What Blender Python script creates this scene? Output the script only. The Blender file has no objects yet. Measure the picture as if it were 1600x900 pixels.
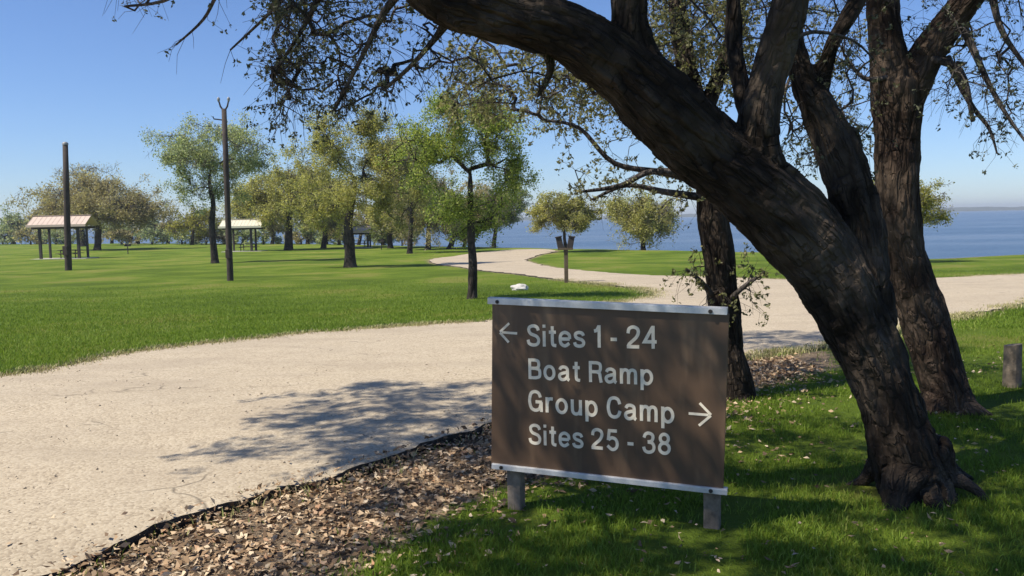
import bpy, bmesh, math, random
import numpy as np
from mathutils import Vector, Matrix, noise
from mathutils.geometry import delaunay_2d_cdt

random.seed(7)
RNG = np.random.default_rng(7)
S = bpy.context.scene
COL = S.collection

# ------------------------------------------------------------------ camera
FPX = 1300.0                      # focal length in pixels of a 1600 px wide picture
PITCH = math.radians(4.7)
ROLL = math.radians(1.2)
CAM = Vector((0, 0, 1.6))
fwd = Vector((0, math.cos(PITCH), -math.sin(PITCH)))
right0 = Vector((1, 0, 0))
up0 = right0.cross(fwd)
right = right0 * math.cos(ROLL) - up0 * math.sin(ROLL)
upv = up0 * math.cos(ROLL) + right0 * math.sin(ROLL)
cam_data = bpy.data.cameras.new('camera')
cam = bpy.data.objects.new('camera', cam_data)
COL.objects.link(cam)
cam.matrix_world = Matrix(((right.x, upv.x, -fwd.x, CAM.x), (right.y, upv.y, -fwd.y, CAM.y),
                           (right.z, upv.z, -fwd.z, CAM.z), (0, 0, 0, 1)))
cam_data.sensor_width = 36.0
cam_data.lens = 36.0 * FPX / 1600.0
cam_data.clip_start = 0.05
cam_data.clip_end = 9000
S.camera = cam
S.render.resolution_x, S.render.resolution_y = 1024, 576

# ------------------------------------------------------------------ light
SUN_EL = math.radians(54)
to_sun_h = Vector((-0.92, -0.37, 0)).normalized()
to_sun = Vector((to_sun_h.x * math.cos(SUN_EL), to_sun_h.y * math.cos(SUN_EL), math.sin(SUN_EL)))
world = bpy.data.worlds.new("World")
S.world = world
world.use_nodes = True
wn, wl = world.node_tree.nodes, world.node_tree.links
bg = wn['Background']
sky = wn.new('ShaderNodeTexSky')
sky.sky_type = 'NISHITA'
sky.sun_disc = False
sky.sun_elevation = SUN_EL
sky.sun_rotation = math.atan2(to_sun.x, to_sun.y)
sky.air_density = 1.0
sky.dust_density = 0.15
sky.ozone_density = 3.0
sky.altitude = 300
tint = wn.new('ShaderNodeVectorMath'); tint.operation = 'MULTIPLY'
tint.inputs[1].default_value = (0.625, 0.735, 0.96)      # white balance of the photograph
wl.new(sky.outputs[0], tint.inputs[0]); wl.new(tint.outputs[0], bg.inputs[0])
bg.inputs[1].default_value = 0.115
sl = bpy.data.lights.new('sun', 'SUN')
sl.energy = 4.8
sl.angle = math.radians(0.55)
sl.color = (1.0, 0.94, 0.82)
so = bpy.data.objects.new('sun', sl)
so.rotation_euler = (-to_sun).to_track_quat('-Z', 'Y').to_euler()
so.location = (0, 0, 30)
COL.objects.link(so)
S.view_settings.view_transform = 'Standard'
S.view_settings.look = 'None'
S.view_settings.gamma = 1
HAZE = 0.0003
S.view_settings.exposure = 0.36

# ------------------------------------------------------------------ placing helpers
def ray(px, py):
    d = fwd * FPX + right * (px - 800) - upv * (py - 450)
    return d / d.y
def P(px, py, d):
    """point seen at (px,py) whose forward distance is d metres"""
    return CAM + ray(px, py) * d

SHORE_PX = [(-900, 381), (0, 381), (250, 380), (450, 380), (650, 384), (880, 388), (1060, 391), (1250, 395),
            (1440, 403), (1600, 396), (2400, 380)]
def base_z(y):
    t = max(0.0, y - 8.0)
    return -1.4 * (1 - math.exp(-t / 40.0))
def hit(px, py):
    r = ray(px, py)
    lo, d = 0.5, 0.5
    while d < 400:
        nd = d * 1.03
        if CAM.z + r.z * nd < base_z(nd):
            for _ in range(30):
                m = (d + nd) / 2
                if CAM.z + r.z * m < base_z(m): nd = m
                else: d = m
            return CAM + r * d
        d = nd
    return CAM + r * 400
_sh = [hit(*p) for p in SHORE_PX]
_shb = np.array([p.x / p.y for p in _sh]); _shd = np.array([p.y for p in _sh])
def G_z(x, y):
    z = base_z(y)
    z += 0.035 * math.sin(x * 0.55 + 1.3) * math.sin(y * 0.42) * min(1, max(0, (y - 9) / 10))
    if y > 20:
        ds = float(np.interp(x / y, _shb, _shd))
        s = y - ds
        if s > -2: z -= min(2.2, (s + 2) ** 2 * 0.02 + max(0, s) * 0.3)
    return z
def G(px, py):
    p = hit(px, py)
    p.z = G_z(p.x, p.y)
    return p

# ------------------------------------------------------------------ object helpers
def link(o, parent=None):
    COL.objects.link(o)
    if parent is not None: o.parent = parent
    return o
def tag(o, label=None, cat=None, group=None, kind=None):
    if label: o['label'] = label
    if cat: o['category'] = cat
    if group: o['group'] = group
    if kind: o['kind'] = kind
    return o
def thing(name, loc, label, cat, group=None, rz=0):
    o = bpy.data.objects.new(name, None)
    o.empty_display_size = 0.2
    o.location = loc
    o.rotation_euler = (0, 0, rz)
    link(o)
    return tag(o, label, cat, group)
def mesh_np(name, verts, faces, mat, parent=None, smooth=False):
    """verts: (n,3) world coordinates; faces: (m,k) array or list of lists"""
    me = bpy.data.meshes.new(name)
    v = np.asarray(verts, dtype=np.float32)
    if parent is not None and parent.type == 'EMPTY':
        v = v - np.array(parent.location, dtype=np.float32)
    if isinstance(faces, np.ndarray):
        m, k = faces.shape
        me.vertices.add(len(v)); me.vertices.foreach_set('co', v.ravel())
        me.loops.add(m * k); me.loops.foreach_set('vertex_index', faces.astype(np.int32).ravel())
        me.polygons.add(m)
        me.polygons.foreach_set('loop_start', np.arange(0, m * k, k, dtype=np.int32))
        me.update(calc_edges=True)
    else:
        me.from_pydata([tuple(map(float, q)) for q in v], [], faces)
    if smooth:
        me.polygons.foreach_set('use_smooth', np.ones(len(me.polygons), dtype=bool))
    if mat: me.materials.append(mat)
    me.update()
    o = bpy.data.objects.new(name, me)
    return link(o, parent)
def bm_obj(name, bm, mat, parent=None, smooth=False):
    me = bpy.data.meshes.new(name)
    bmesh.ops.recalc_face_normals(bm, faces=bm.faces)
    bm.to_mesh(me); bm.free()
    if smooth:
        for p in me.polygons: p.use_smooth = True
    me.materials.append(mat)
    o = bpy.data.objects.new(name, me)
    return link(o, parent)
def box(bm, cx, cy, cz, sx, sy, sz, bev=0.0, rot=None):
    r = bmesh.ops.create_cube(bm, size=1)
    vs = r['verts']
    bmesh.ops.scale(bm, vec=(sx, sy, sz), verts=vs)
    if bev > 0:
        es = list({e for v in vs for e in v.link_edges})
        r2 = bmesh.ops.bevel(bm, geom=es, offset=bev, segments=2, affect='EDGES', profile=0.7)
        vs = list({v for f in r2['faces'] for v in f.verts} | {v for v in vs if v.is_valid})
    if rot is not None: bmesh.ops.rotate(bm, cent=(0, 0, 0), matrix=rot, verts=vs)
    bmesh.ops.translate(bm, vec=(cx, cy, cz), verts=vs)
    return vs

def tubes(paths, sides=4, jitter=0.0):
    """paths: list of [(Vector, radius), ...] -> verts, quad faces"""
    V, F = [], []
    off = 0
    ang = [2 * math.pi * i / sides for i in range(sides)]
    ca = np.array([math.cos(a) for a in ang]); sa = np.array([math.sin(a) for a in ang])
    for path in paths:
        pts = np.array([tuple(p) for p, r in path]); rr = np.array([r for p, r in path])
        n = len(pts)
        if n < 2: continue
        t = np.gradient(pts, axis=0)
        t /= (np.linalg.norm(t, axis=1)[:, None] + 1e-9)
        ref = np.array([0.0, 0, 1]) if abs(t[0, 2]) < 0.85 else np.array([1.0, 0, 0])
        u = np.cross(t, ref); u /= (np.linalg.norm(u, axis=1)[:, None] + 1e-9)
        w = np.cross(t, u)
        ring = pts[:, None, :] + rr[:, None, None] * (ca[None, :, None] * u[:, None, :] + sa[None, :, None] * w[:, None, :])
        V.append(ring.reshape(-1, 3))
        i = np.arange(n - 1)[:, None] * sides; j = np.arange(sides)[None, :]; j2 = (j + 1) % sides
        q = np.stack([i + j, i + j2, i + sides + j2, i + sides + j], axis=-1).reshape(-1, 4) + off
        F.append(q)
        off += n * sides
    return np.concatenate(V), np.concatenate(F)

def leaf_cards(centers, n_per, spread, size, squash=1.0, var=0.4, flat=0.0, aspect=0.5):
    c = np.repeat(np.asarray(centers, dtype=float), n_per, axis=0)
    n = len(c)
    c = c + RNG.normal(0, 1, (n, 3)) * np.array([spread, spread, spread * squash])
    a = RNG.normal(0, 1, (n, 3)); a[:, 2] *= (1 - flat); a /= np.linalg.norm(a, axis=1)[:, None]
    b = RNG.normal(0, 1, (n, 3)); b[:, 2] *= (1 - flat)
    b -= (a * b).sum(1)[:, None] * a; b /= np.linalg.norm(b, axis=1)[:, None]
    s = size * (1 + RNG.uniform(-var, var, n))[:, None]
    nrm = np.cross(a, b) * s * 0.12
    V = np.stack([c - a * s * .5, c + b * s * aspect * .5 + nrm, c + a * s * .5, c - b * s * aspect * .5 + nrm], axis=1).reshape(-1, 3)
    F = np.arange(n * 4).reshape(-1, 4)
    return V, F

# ------------------------------------------------------------------ materials
def mat_new(name):
    m = bpy.data.materials.new(name); m.use_nodes = True
    nt = m.node_tree
    return m, nt, nt.nodes, nt.links, nt.nodes['Principled BSDF']
def ramp(nt, fac, stops, interp='LINEAR'):
    r = nt.nodes.new('ShaderNodeValToRGB')
    r.color_ramp.interpolation = interp
    els = r.color_ramp.elements
    while len(els) < len(stops): els.new(0.5)
    for e, (p, c) in zip(els, stops):
        e.position = p; e.color = (*c, 1) if len(c) == 3 else c
    if fac is not None: nt.links.new(fac, r.inputs[0])
    return r.outputs[0]
def nz(nt, vec, scale, detail=4, rough=0.6, dist=0.0):
    n = nt.nodes.new('ShaderNodeTexNoise')
    n.inputs['Scale'].default_value = scale; n.inputs['Detail'].default_value = detail
    n.inputs['Roughness'].default_value = rough; n.inputs['Distortion'].default_value = dist
    if vec is not None: nt.links.new(vec, n.inputs['Vector'])
    return n.outputs['Fac']
def vor(nt, vec, scale, out='Distance', feature='F1'):
    n = nt.nodes.new('ShaderNodeTexVoronoi'); n.feature = feature
    n.inputs['Scale'].default_value = scale
    if vec is not None: nt.links.new(vec, n.inputs['Vector'])
    return n.outputs[out]
def mixc(nt, fac, a, b, mode='MIX'):
    m = nt.nodes.new('ShaderNodeMix'); m.data_type = 'RGBA'; m.blend_type = mode
    for s, v in ((m.inputs[0], fac), (m.inputs[6], a), (m.inputs[7], b)):
        if isinstance(v, (int, float)): s.default_value = v
        elif isinstance(v, tuple): s.default_value = (*v, 1)
        else: nt.links.new(v, s)
    return m.outputs[2]
def mth(nt, op, a, b=None, c=None, clamp=False):
    m = nt.nodes.new('ShaderNodeMath'); m.operation = op; m.use_clamp = clamp
    for i, v in enumerate((a, b, c)):
        if v is None: continue
        if isinstance(v, (int, float)): m.inputs[i].default_value = v
        else: nt.links.new(v, m.inputs[i])
    return m.outputs[0]
def bump(nt, bs, h, strength=0.5, dist=0.01):
    b = nt.nodes.new('ShaderNodeBump')
    b.inputs['Strength'].default_value = strength; b.inputs['Distance'].default_value = dist
    nt.links.new(h, b.inputs['Height']); nt.links.new(b.outputs[0], bs.inputs['Normal'])
def objco(nt):
    return nt.nodes.new('ShaderNodeTexCoord').outputs['Object']
def attr(nt, name):
    a = nt.nodes.new('ShaderNodeAttribute'); a.attribute_name = name
    return a

def leaf_material(name, cols, transl=0.35):
    m, nt, N, L, bs = mat_new(name)
    g = N.new('ShaderNodeNewGeometry')
    co = objco(nt)
    big = nz(nt, co, 0.9, 3)
    f = mth(nt, 'ADD', mth(nt, 'MULTIPLY', g.outputs['Random Per Island'], 0.55), mth(nt, 'MULTIPLY', big, 0.5), clamp=True)
    c = ramp(nt, f, cols)
    L.new(c, bs.inputs['Base Color'])
    bs.inputs['Roughness'].default_value = 0.55
    bs.inputs['Specular IOR Level'].default_value = 0.3
    tr = N.new('ShaderNodeBsdfTranslucent')
    tc = mixc(nt, 1.0, c, (1.3, 1.3, 0.8), 'MULTIPLY')
    L.new(tc, tr.inputs[0])
    mx = N.new('ShaderNodeMixShader'); mx.inputs[0].default_value = transl
    L.new(bs.outputs[0], mx.inputs[1]); L.new(tr.outputs[0], mx.inputs[2])
    L.new(mx.outputs[0], N['Material Output'].inputs[0])
    return m
def bark_material(name, dark, mid, light, bumps=1.0, use_attr=True, scale=1.0):
    m, nt, N, L, bs = mat_new(name)
    if use_attr:
        co = attr(nt, 'bark').outputs['Vector']
    else:
        mp = N.new('ShaderNodeMapping'); mp.inputs['Scale'].default_value = (1, 1, 0.3)
        L.new(objco(nt), mp.inputs[0]); co = mp.outputs[0]
    n1 = nz(nt, co, 9 * scale, 8, 0.7, 0.6)
    wn_ = N.new('ShaderNodeTexNoise'); wn_.inputs['Scale'].default_value = 7 * scale; wn_.inputs['Detail'].default_value = 4
    L.new(co, wn_.inputs['Vector'])
    vm_ = N.new('ShaderNodeVectorMath'); vm_.operation = 'MULTIPLY_ADD'; L.new(wn_.outputs['Color'], vm_.inputs[0])
    vm_.inputs[1].default_value = (.16, .16, .16); L.new(co, vm_.inputs[2]); wv_ = vm_.outputs[0]
    v1 = vor(nt, wv_, 13 * scale, feature='DISTANCE_TO_EDGE')
    v2 = vor(nt, wv_, 31 * scale, feature='DISTANCE_TO_EDGE')
    crack = mth(nt, 'MINIMUM', mth(nt, 'MULTIPLY', v1, 3.0), mth(nt, 'ADD', mth(nt, 'MULTIPLY', v2, 3.0), 0.3), clamp=True)
    c = ramp(nt, n1, [(0.25, dark), (0.52, mid), (0.78, light)])
    c = mixc(nt, crack, tuple(x * 0.6 for x in dark), c)
    n2 = nz(nt, objco(nt), 2.3, 3)
    c = mixc(nt, mth(nt, 'MULTIPLY', ramp(nt, n2, [(0.45, (0, 0, 0)), (0.7, (1, 1, 1))]), 0.5), c, light)
    L.new(c, bs.inputs['Base Color'])
    bs.inputs['Roughness'].default_value = 0.9
    bs.inputs['Specular IOR Level'].default_value = 0.2
    h = mth(nt, 'ADD', crack, mth(nt, 'MULTIPLY', n1, 0.8))
    bump(nt, bs, h, 1.0, 0.035 * bumps)
    return m

M_bark = bark_material('dark_bark', (.018, .012, .008), (.052, .036, .025), (.17, .13, .095))
M_bark_red = bark_material('brown_bark', (.028, .017, .012), (.075, .048, .033), (.19, .14, .10))
M_bark_far = bark_material('far_bark', (.03, .025, .02), (.07, .055, .045), (.14, .115, .095), use_attr=False, scale=.5)
M_twig = bark_material('twig_bark', (.06, .05, .043), (.13, .11, .095), (.25, .21, .185), use_attr=False)
M_twig_far = bark_material('grey_twig_bark', (.15, .12, .10), (.27, .23, .19), (.38, .34, .29), use_attr=False, scale=.4)
M_leaf_near = leaf_material('dark_leaf', [(.2, (.05, .06, .04)), (.5, (.11, .12, .075)), (.8, (.20, .20, .12))], .35)
M_leaf_mid = leaf_material('grey_green_leaf', [(.2, (.09, .10, .05)), (.5, (.19, .19, .09)), (.8, (.34, .32, .16))], 0.45)
LEAF = {
    'brown': leaf_material('brown_spring_leaf', [(.2, (.20, .165, .09)), (.5, (.36, .31, .165)), (.8, (.52, .46, .28))], .5),
    'olive': leaf_material('olive_spring_leaf', [(.2, (.19, .19, .06)), (.5, (.38, .37, .12)), (.8, (.60, .56, .22))], .5),
    'grey': leaf_material('grey_olive_leaf', [(.2, (.17, .21, .10)), (.5, (.33, .38, .20)), (.8, (.56, .58, .37))], .5),
    'green': leaf_material('fresh_green_leaf', [(.2, (.08, .13, .03)), (.5, (.26, .33, .07)), (.8, (.50, .54, .15))], .5),
    'yellow': leaf_material('yellow_green_leaf', [(.2, (.15, .15, .03)), (.5, (.30, .29, .055)), (.8, (.5, .45, .12))], .5),
}

# ground material: grass with bare dirt where the vertex attribute says
M_ground, nt, N, L, bs = mat_new('lawn_and_dirt')
co = objco(nt)
n_big = nz(nt, co, 0.22, 5, 0.6); n_mid = nz(nt, co, 1.6, 6, 0.65); n_fine = nz(nt, co, 38, 4, 0.8); n_f2 = nz(nt, co, 11, 5, 0.75)
n_big = mth(nt, 'ADD', mth(nt, 'MULTIPLY', mth(nt, 'SUBTRACT', n_big, .5), 1.9), .5)
gmix = mth(nt, 'ADD', mth(nt, 'MULTIPLY', n_big, 0.62), mth(nt, 'ADD', mth(nt, 'MULTIPLY', n_mid, 0.28), mth(nt, 'MULTIPLY', n_f2, 0.14)))
gc = ramp(nt, gmix, [(.38, (.10, .155, .016)), (.49, (.15, .225, .022)), (.57, (.205, .28, .032)), (.67, (.31, .30, .07))])
gc = mixc(nt, mth(nt, 'MULTIPLY', n_fine, 0.8), gc, (.085, .12, .014))
dirt = ramp(nt, mth(nt, 'ADD', mth(nt, 'MULTIPLY', n_fine, .6), mth(nt, 'MULTIPLY', n_f2, .4)), [(.3, (.11, .075, .048)), (.5, (.28, .205, .135)), (.7, (.48, .38, .27))])
am = attr(nt, 'dirt').outputs['Fac']
msk = mth(nt, 'MULTIPLY', mth(nt, 'SUBTRACT', mth(nt, 'ADD', am, mth(nt, 'MULTIPLY', mth(nt, 'SUBTRACT', n_f2, 0.5), 1.6)), 0.35), 3.5, clamp=True)
L.new(mixc(nt, msk, gc, dirt), bs.inputs['Base Color'])
bs.inputs['Roughness'].default_value = 0.95; bs.inputs['Specular IOR Level'].default_value = 0.1
bump(nt, bs, mth(nt, 'ADD', n_f2, n_fine), 1.0, 0.05)

# road: worn chip seal
M_road, nt, N, L, bs = mat_new('chip_seal')
co = objco(nt)
r1 = nz(nt, co, 0.5, 5, 0.6); r2 = nz(nt, co, 4, 6, 0.7); r3 = nz(nt, co, 70, 3, 0.8)
vs_ = vor(nt, co, 60, 'Color'); vd = vor(nt, co, 60)
sep = N.new('ShaderNodeSeparateColor'); L.new(vs_, sep.inputs[0])
f = mth(nt, 'ADD', mth(nt, 'MULTIPLY', sep.outputs[0], 0.45), mth(nt, 'ADD', mth(nt, 'MULTIPLY', r2, 0.35), mth(nt, 'MULTIPLY', r3, 0.2)))
rc = ramp(nt, f, [(.2, (.27, .21, .145)), (.42, (.44, .355, .245)), (.62, (.52, .43, .305)), (.85, (.60, .51, .375))])
rc = mixc(nt, mth(nt, 'MULTIPLY', ramp(nt, r1, [(.4, (0, 0, 0)), (.7, (1, 1, 1))]), 0.35), rc, (.40, .33, .245))
cw = vor(nt, mth(nt, 'ADD', 0, 0), 1) if False else None
mpw = N.new('ShaderNodeMapping'); mpw.inputs['Scale'].default_value = (0.35, 0.9, 1); L.new(co, mpw.inputs[0])
wob = N.new('ShaderNodeTexNoise'); wob.inputs['Scale'].default_value = 2.2; L.new(co, wob.inputs['Vector'])
va = N.new('ShaderNodeVectorMath'); va.operation = 'MULTIPLY_ADD'; L.new(wob.outputs['Color'], va.inputs[0])
va.inputs[1].default_value = (.5, .5, .5); L.new(mpw.outputs[0], va.inputs[2])
ck = vor(nt, va.outputs[0], 0.8, feature='DISTANCE_TO_EDGE')
ckm = ramp(nt, ck, [(0.0, (1, 1, 1)), (0.012, (0, 0, 0))])
gate = ramp(nt, nz(nt, co, 0.8, 2), [(.52, (0, 0, 0)), (.6, (1, 1, 1))])
ckg = mth(nt, 'MULTIPLY', ckm, mth(nt, 'MULTIPLY', gate, 0.75))
pt = nz(nt, mpw.outputs[0], 1.1, 5, .65)
rc = mixc(nt, mth(nt, 'MULTIPLY', ramp(nt, pt, [(.46, (0, 0, 0)), (.62, (1, 1, 1))]), .42), rc, (.35, .28, .20))
L.new(mixc(nt, ckg, rc, (.12, .095, .07)), bs.inputs['Base Color'])
bs.inputs['Roughness'].default_value = 0.92; bs.inputs['Specular IOR Level'].default_value = 0.25
bump(nt, bs, mth(nt, 'SUBTRACT', mth(nt, 'ADD', mth(nt, 'MULTIPLY', vd, -0.6), mth(nt, 'MULTIPLY', r2, 1.2)), ckg), 0.4, 0.008)
M_road_edge, nt, N, L, bs = mat_new('broken_asphalt_edge')
co = objco(nt)
L.new(ramp(nt, nz(nt, co, 30, 5, .8), [(.3, (.02, .017, .014)), (.6, (.06, .05, .04)), (.8, (.14, .12, .1))]), bs.inputs['Base Color'])
bs.inputs['Roughness'].default_value = 0.95
bump(nt, bs, nz(nt, co, 40, 5, .8), 1, .02)

# water
M_water, nt, N, L, bs = mat_new('lake_water')
co = objco(nt)
mp = N.new('ShaderNodeMapping'); mp.inputs['Scale'].default_value = (0.5, 1.4, 1); L.new(co, mp.inputs[0])
w1 = nz(nt, mp.outputs[0], 0.9, 6, .65); w2 = nz(nt, mp.outputs[0], 0.035, 6, .7)
L.new(ramp(nt, w2, [(.35, (.055, .095, .155)), (.5, (.085, .13, .195)), (.65, (.15, .19, .25))]), bs.inputs['Base Color'])
bs.inputs['Roughness'].default_value = 0.28; bs.inputs['IOR'].default_value = 1.33
bump(nt, bs, w1, 1.0, 0.35)

def simple(name, col, rough=.8, metal=0.0, var=.25, scale=8, bmp=0.0, spec=None):
    m, nt, N, L, bs = mat_new(name)
    co = objco(nt)
    n = nz(nt, co, scale, 5, .65)
    lo = tuple(x * (1 - var) for x in col); hi = tuple(min(1, x * (1 + var)) for x in col)
    L.new(ramp(nt, n, [(.3, lo), (.7, hi)]), bs.inputs['Base Color'])
    bs.inputs['Roughness'].default_value = rough; bs.inputs['Metallic'].default_value = metal
    if spec is not None: bs.inputs['Specular IOR Level'].default_value = spec
    if bmp: bump(nt, bs, nz(nt, co, scale * 5, 4, .7), .6, bmp)
    return m

# ------------------------------------------------------------------ terrain
ROAD_NEAR = [(1750, 452), (1600, 476), (1530, 490), (1470, 503), (1400, 520), (1300, 543), (1220, 552), (1140, 563), (1020, 590),
             (900, 625), (760, 675), (650, 708), (560, 742), (450, 772), (350, 800), (260, 830), (180, 862), (90, 902)]
ROAD_FAR = [(1750, 428), (1600, 430), (1450, 434), (1220, 437), (1100, 433), (1000, 429), (920, 424), (850, 415), (822, 407),
            (838, 400), (868, 393), (850, 389.5), (790, 391), (740, 396), (690, 403), (672, 409), (720, 418), (780, 426),
            (860, 436), (940, 444), (1000, 452), (1022, 461), (985, 470), (880, 485), (760, 502), (600, 513), (400, 531),
            (200, 554), (0, 590)]
near2 = [hit(*p).xy for p in ROAD_NEAR]
far2 = [hit(*p).xy for p in ROAD_FAR]
# beyond the frame, in metres
poly = [Vector((60, 27))] + near2 + [Vector((-2.7, 2.6)), Vector((-3.6, -0.5)), Vector((-4.0, -6)), Vector((-22, -6)), Vector((-20, 1.0)), Vector((-9.5, 6.4))] \
    + list(reversed(far2)) + [Vector((62, 42))]
def catmull(pts, step, closed=True):
    out = []; n = len(pts)
    for i in range(n):
        p0, p1, p2, p3 = pts[(i - 1) % n], pts[i], pts[(i + 1) % n], pts[(i + 2) % n]
        Ls = (p2 - p1).length
        st = step((p1 + p2) / 2)
        k = max(1, int(Ls / st))
        for j in range(k):
            t = j / k
            # centripetal-ish damping on long spans
            m1 = (p2 - p0) * 0.5; m2 = (p3 - p1) * 0.5
            m1 = m1.normalized() * min(m1.length, Ls); m2 = m2.normalized() * min(m2.length, Ls)
            h00 = 2*t**3-3*t**2+1; h10 = t**3-2*t**2+t; h01 = -2*t**3+3*t**2; h11 = t**3-t**2
            out.append(p1*h00 + m1*h10 + p2*h01 + m2*h11)
    return out
ring = catmull(poly, lambda p: max(0.06, p.length * 0.012))
ring2 = []
for p in ring:
    a = 0.045 if p.y < 8.5 else 0.16
    n4 = noise.noise(Vector((p.x * 26, p.y * 26, 5)))
    n1 = noise.noise(Vector((p.x * 3, p.y * 3, 0))); n2 = noise.noise(Vector((p.x * 11, p.y * 11, 5)))
    n3 = noise.noise(Vector((p.x * 3, p.y * 3, 9)))
    ring2.append(p + Vector((n1 * a * 1.4 + n2 * a * .6 + n4 * .02, n3 * a * 1.4 + n4 * .014)))
ring = ring2
ring_np = np.array([(p.x, p.y) for p in ring])

def dist_to_ring(X, Y, sub=ring_np):
    A = sub; B = np.roll(sub, -1, axis=0)
    best = np.full(X.shape, 1e9); inside = np.zeros(X.shape, dtype=bool)
    for a, b in zip(A, B):
        d = b - a; L2 = d @ d + 1e-12
        t = np.clip(((X - a[0]) * d[0] + (Y - a[1]) * d[1]) / L2, 0, 1)
        best = np.minimum(best, (X - a[0] - t * d[0]) ** 2 + (Y - a[1] - t * d[1]) ** 2)
        c = ((a[1] > Y) != (b[1] > Y))
        if c.any():
            xi = a[0] + (Y - a[1]) / (b[1] - a[1] + 1e-12) * d[0]
            inside ^= c & (X < xi)
    return np.sqrt(best), inside

# litter strip between the asphalt lip and the grass, as drawn on the ground
LIT = [hit(*p).xy for p in [(100, 905), (260, 832), (450, 774), (650, 710), (770, 672), (900, 628), (1020, 592), (1140, 565), (1290, 548),
                            (1310, 575), (1230, 590), (1160, 612), (1080, 650), (900, 735), (790, 755), (700, 790), (600, 850), (520, 910)]] + [Vector((-1.0, 2.6)), Vector((-2.4, 2.6))]
lit_np = np.array([(p.x, p.y) for p in LIT])
ys = [-6.0]
while ys[-1] < 230: ys.append(ys[-1] + (0.10 if 2 < ys[-1] < 10 else max(0.25, abs(ys[-1]) * 0.018)))
ts = np.linspace(-1, 1, 301)
ts = np.sign(ts) * (np.abs(ts) ** 1.35)
gv, gf = [], []
for y in ys:
    for t in ts:
        x = t * (14 + 1.9 * max(y, 0))
        gv.append((x, y, G_z(x, y)))
nx = len(ts)
gv = np.array(gv)
ii = np.arange(len(ys) - 1)[:, None] * nx; jj = np.arange(nx - 1)[None, :]
gf = np.stack([ii + jj, ii + jj + 1, ii + nx + jj + 1, ii + nx + jj], axis=-1).reshape(-1, 4)
sub = ring_np[::3]
dr, ins = dist_to_ring(gv[:, 0], gv[:, 1], sub)
dl, insl = dist_to_ring(gv[:, 0], gv[:, 1], lit_np)
dirtv = np.clip(np.where(insl, 0.6 + dl * 4, 0.6 - dl * 3.0), 0, 1)
dirtv = np.maximum(dirtv, np.clip(0.75 - dr * (1.6 if True else 1) / (0.4 + gv[:, 1].clip(0, 60) * 0.02), 0, 0.7))
shore_s = gv[:, 1] - np.interp(gv[:, 0] / np.maximum(gv[:, 1], 1), _shb, _shd)
dirtv = np.where((gv[:, 1] > 20) & (shore_s > -1.5), 0.8, dirtv)
# the lawn is pressed a little lower under the road
gv[:, 2] -= np.where(ins, 0.05, 0.0)
ground = mesh_np('ground', gv, gf, M_ground, smooth=True)
at = ground.data.attributes.new('dirt', 'FLOAT', 'POINT'); at.data.foreach_set('value', dirtv.astype(np.float32))
tag(ground, kind='structure')

def lip(x, y):
    return (0.066 if y < 7 else max(0.02, 0.066 - (y - 7) * 0.02)) + (.030 * noise.noise(Vector((x * 1.3, y * 1.3, 8))) + .018 * noise.noise(Vector((x * 7, y * 7, 8))) if y < 8 else 0)
inner = []
yy = -5.5
while yy < 95:
    st = max(0.25, abs(yy) * 0.03)
    w = 16 + max(yy, 0) * 1.5
    xs = np.arange(-w, w, st * 1.6)
    inner += [(x + (st if int(yy * 10) % 2 else 0) * .5, yy) for x in xs]
    yy += st
inn = np.array(inner)
di, ii_ = dist_to_ring(inn[:, 0], inn[:, 1], ring_np[::2])
inn = inn[ii_ & (di > 0.15)]
nb = len(ring)
cv = [Vector((float(a), float(b))) for a, b in ring_np] + [Vector((float(a), float(b))) for a, b in inn]
ov, oe, of, _, _, _ = delaunay_2d_cdt(cv, [(i, (i + 1) % nb) for i in range(nb)], [], 1, 1e-5)
dov, _i = dist_to_ring(np.array([v.x for v in ov]), np.array([v.y for v in ov]), ring_np[::2])
rv = []
for v, d in zip(ov, dov):
    e = max(0.0, 1 - d / 0.16) ** 2 if v.y < 9 else 0
    rv.append((v.x, v.y, G_z(v.x, v.y) + lip(v.x, v.y) - 0.02 * e + 0.008 * noise.noise(Vector((v.x * 1.5, v.y * 1.5, 0)))))
road = mesh_np('gravel_road', np.array(rv), [list(f) for f in of], M_road, smooth=True)
tag(road, kind='structure')
# broken edge of the asphalt: a skirt with an uneven foot
sv, sf = [], []
for i, (x, y) in enumerate(ring_np):
    l = lip(x, y); z = G_z(x, y)
    a = ring_np[(i + 1) % nb] - ring_np[i - 1]; nrm = np.array([a[1], -a[0]]) / (np.linalg.norm(a) + 1e-9)
    j = 0.012 + 0.03 * abs(noise.noise(Vector((x * 9, y * 9, 1))))
    top = l - (0.02 if y < 9 else 0)
    sv += [(x, y, z + top + .002), (x - nrm[0] * j * .4, y - nrm[1] * j * .4, z + top * .45), (x - nrm[0] * j * -.3, y - nrm[1] * j * -.3, z - 0.08)]
for i in range(nb):
    k = (i + 1) % nb
    sf += [[3*i, 3*k, 3*k+1, 3*i+1], [3*i+1, 3*k+1, 3*k+2, 3*i+2]]
edge = mesh_np('road_edge', np.array(sv), sf, M_road_edge)
tag(edge, kind='structure')

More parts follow.
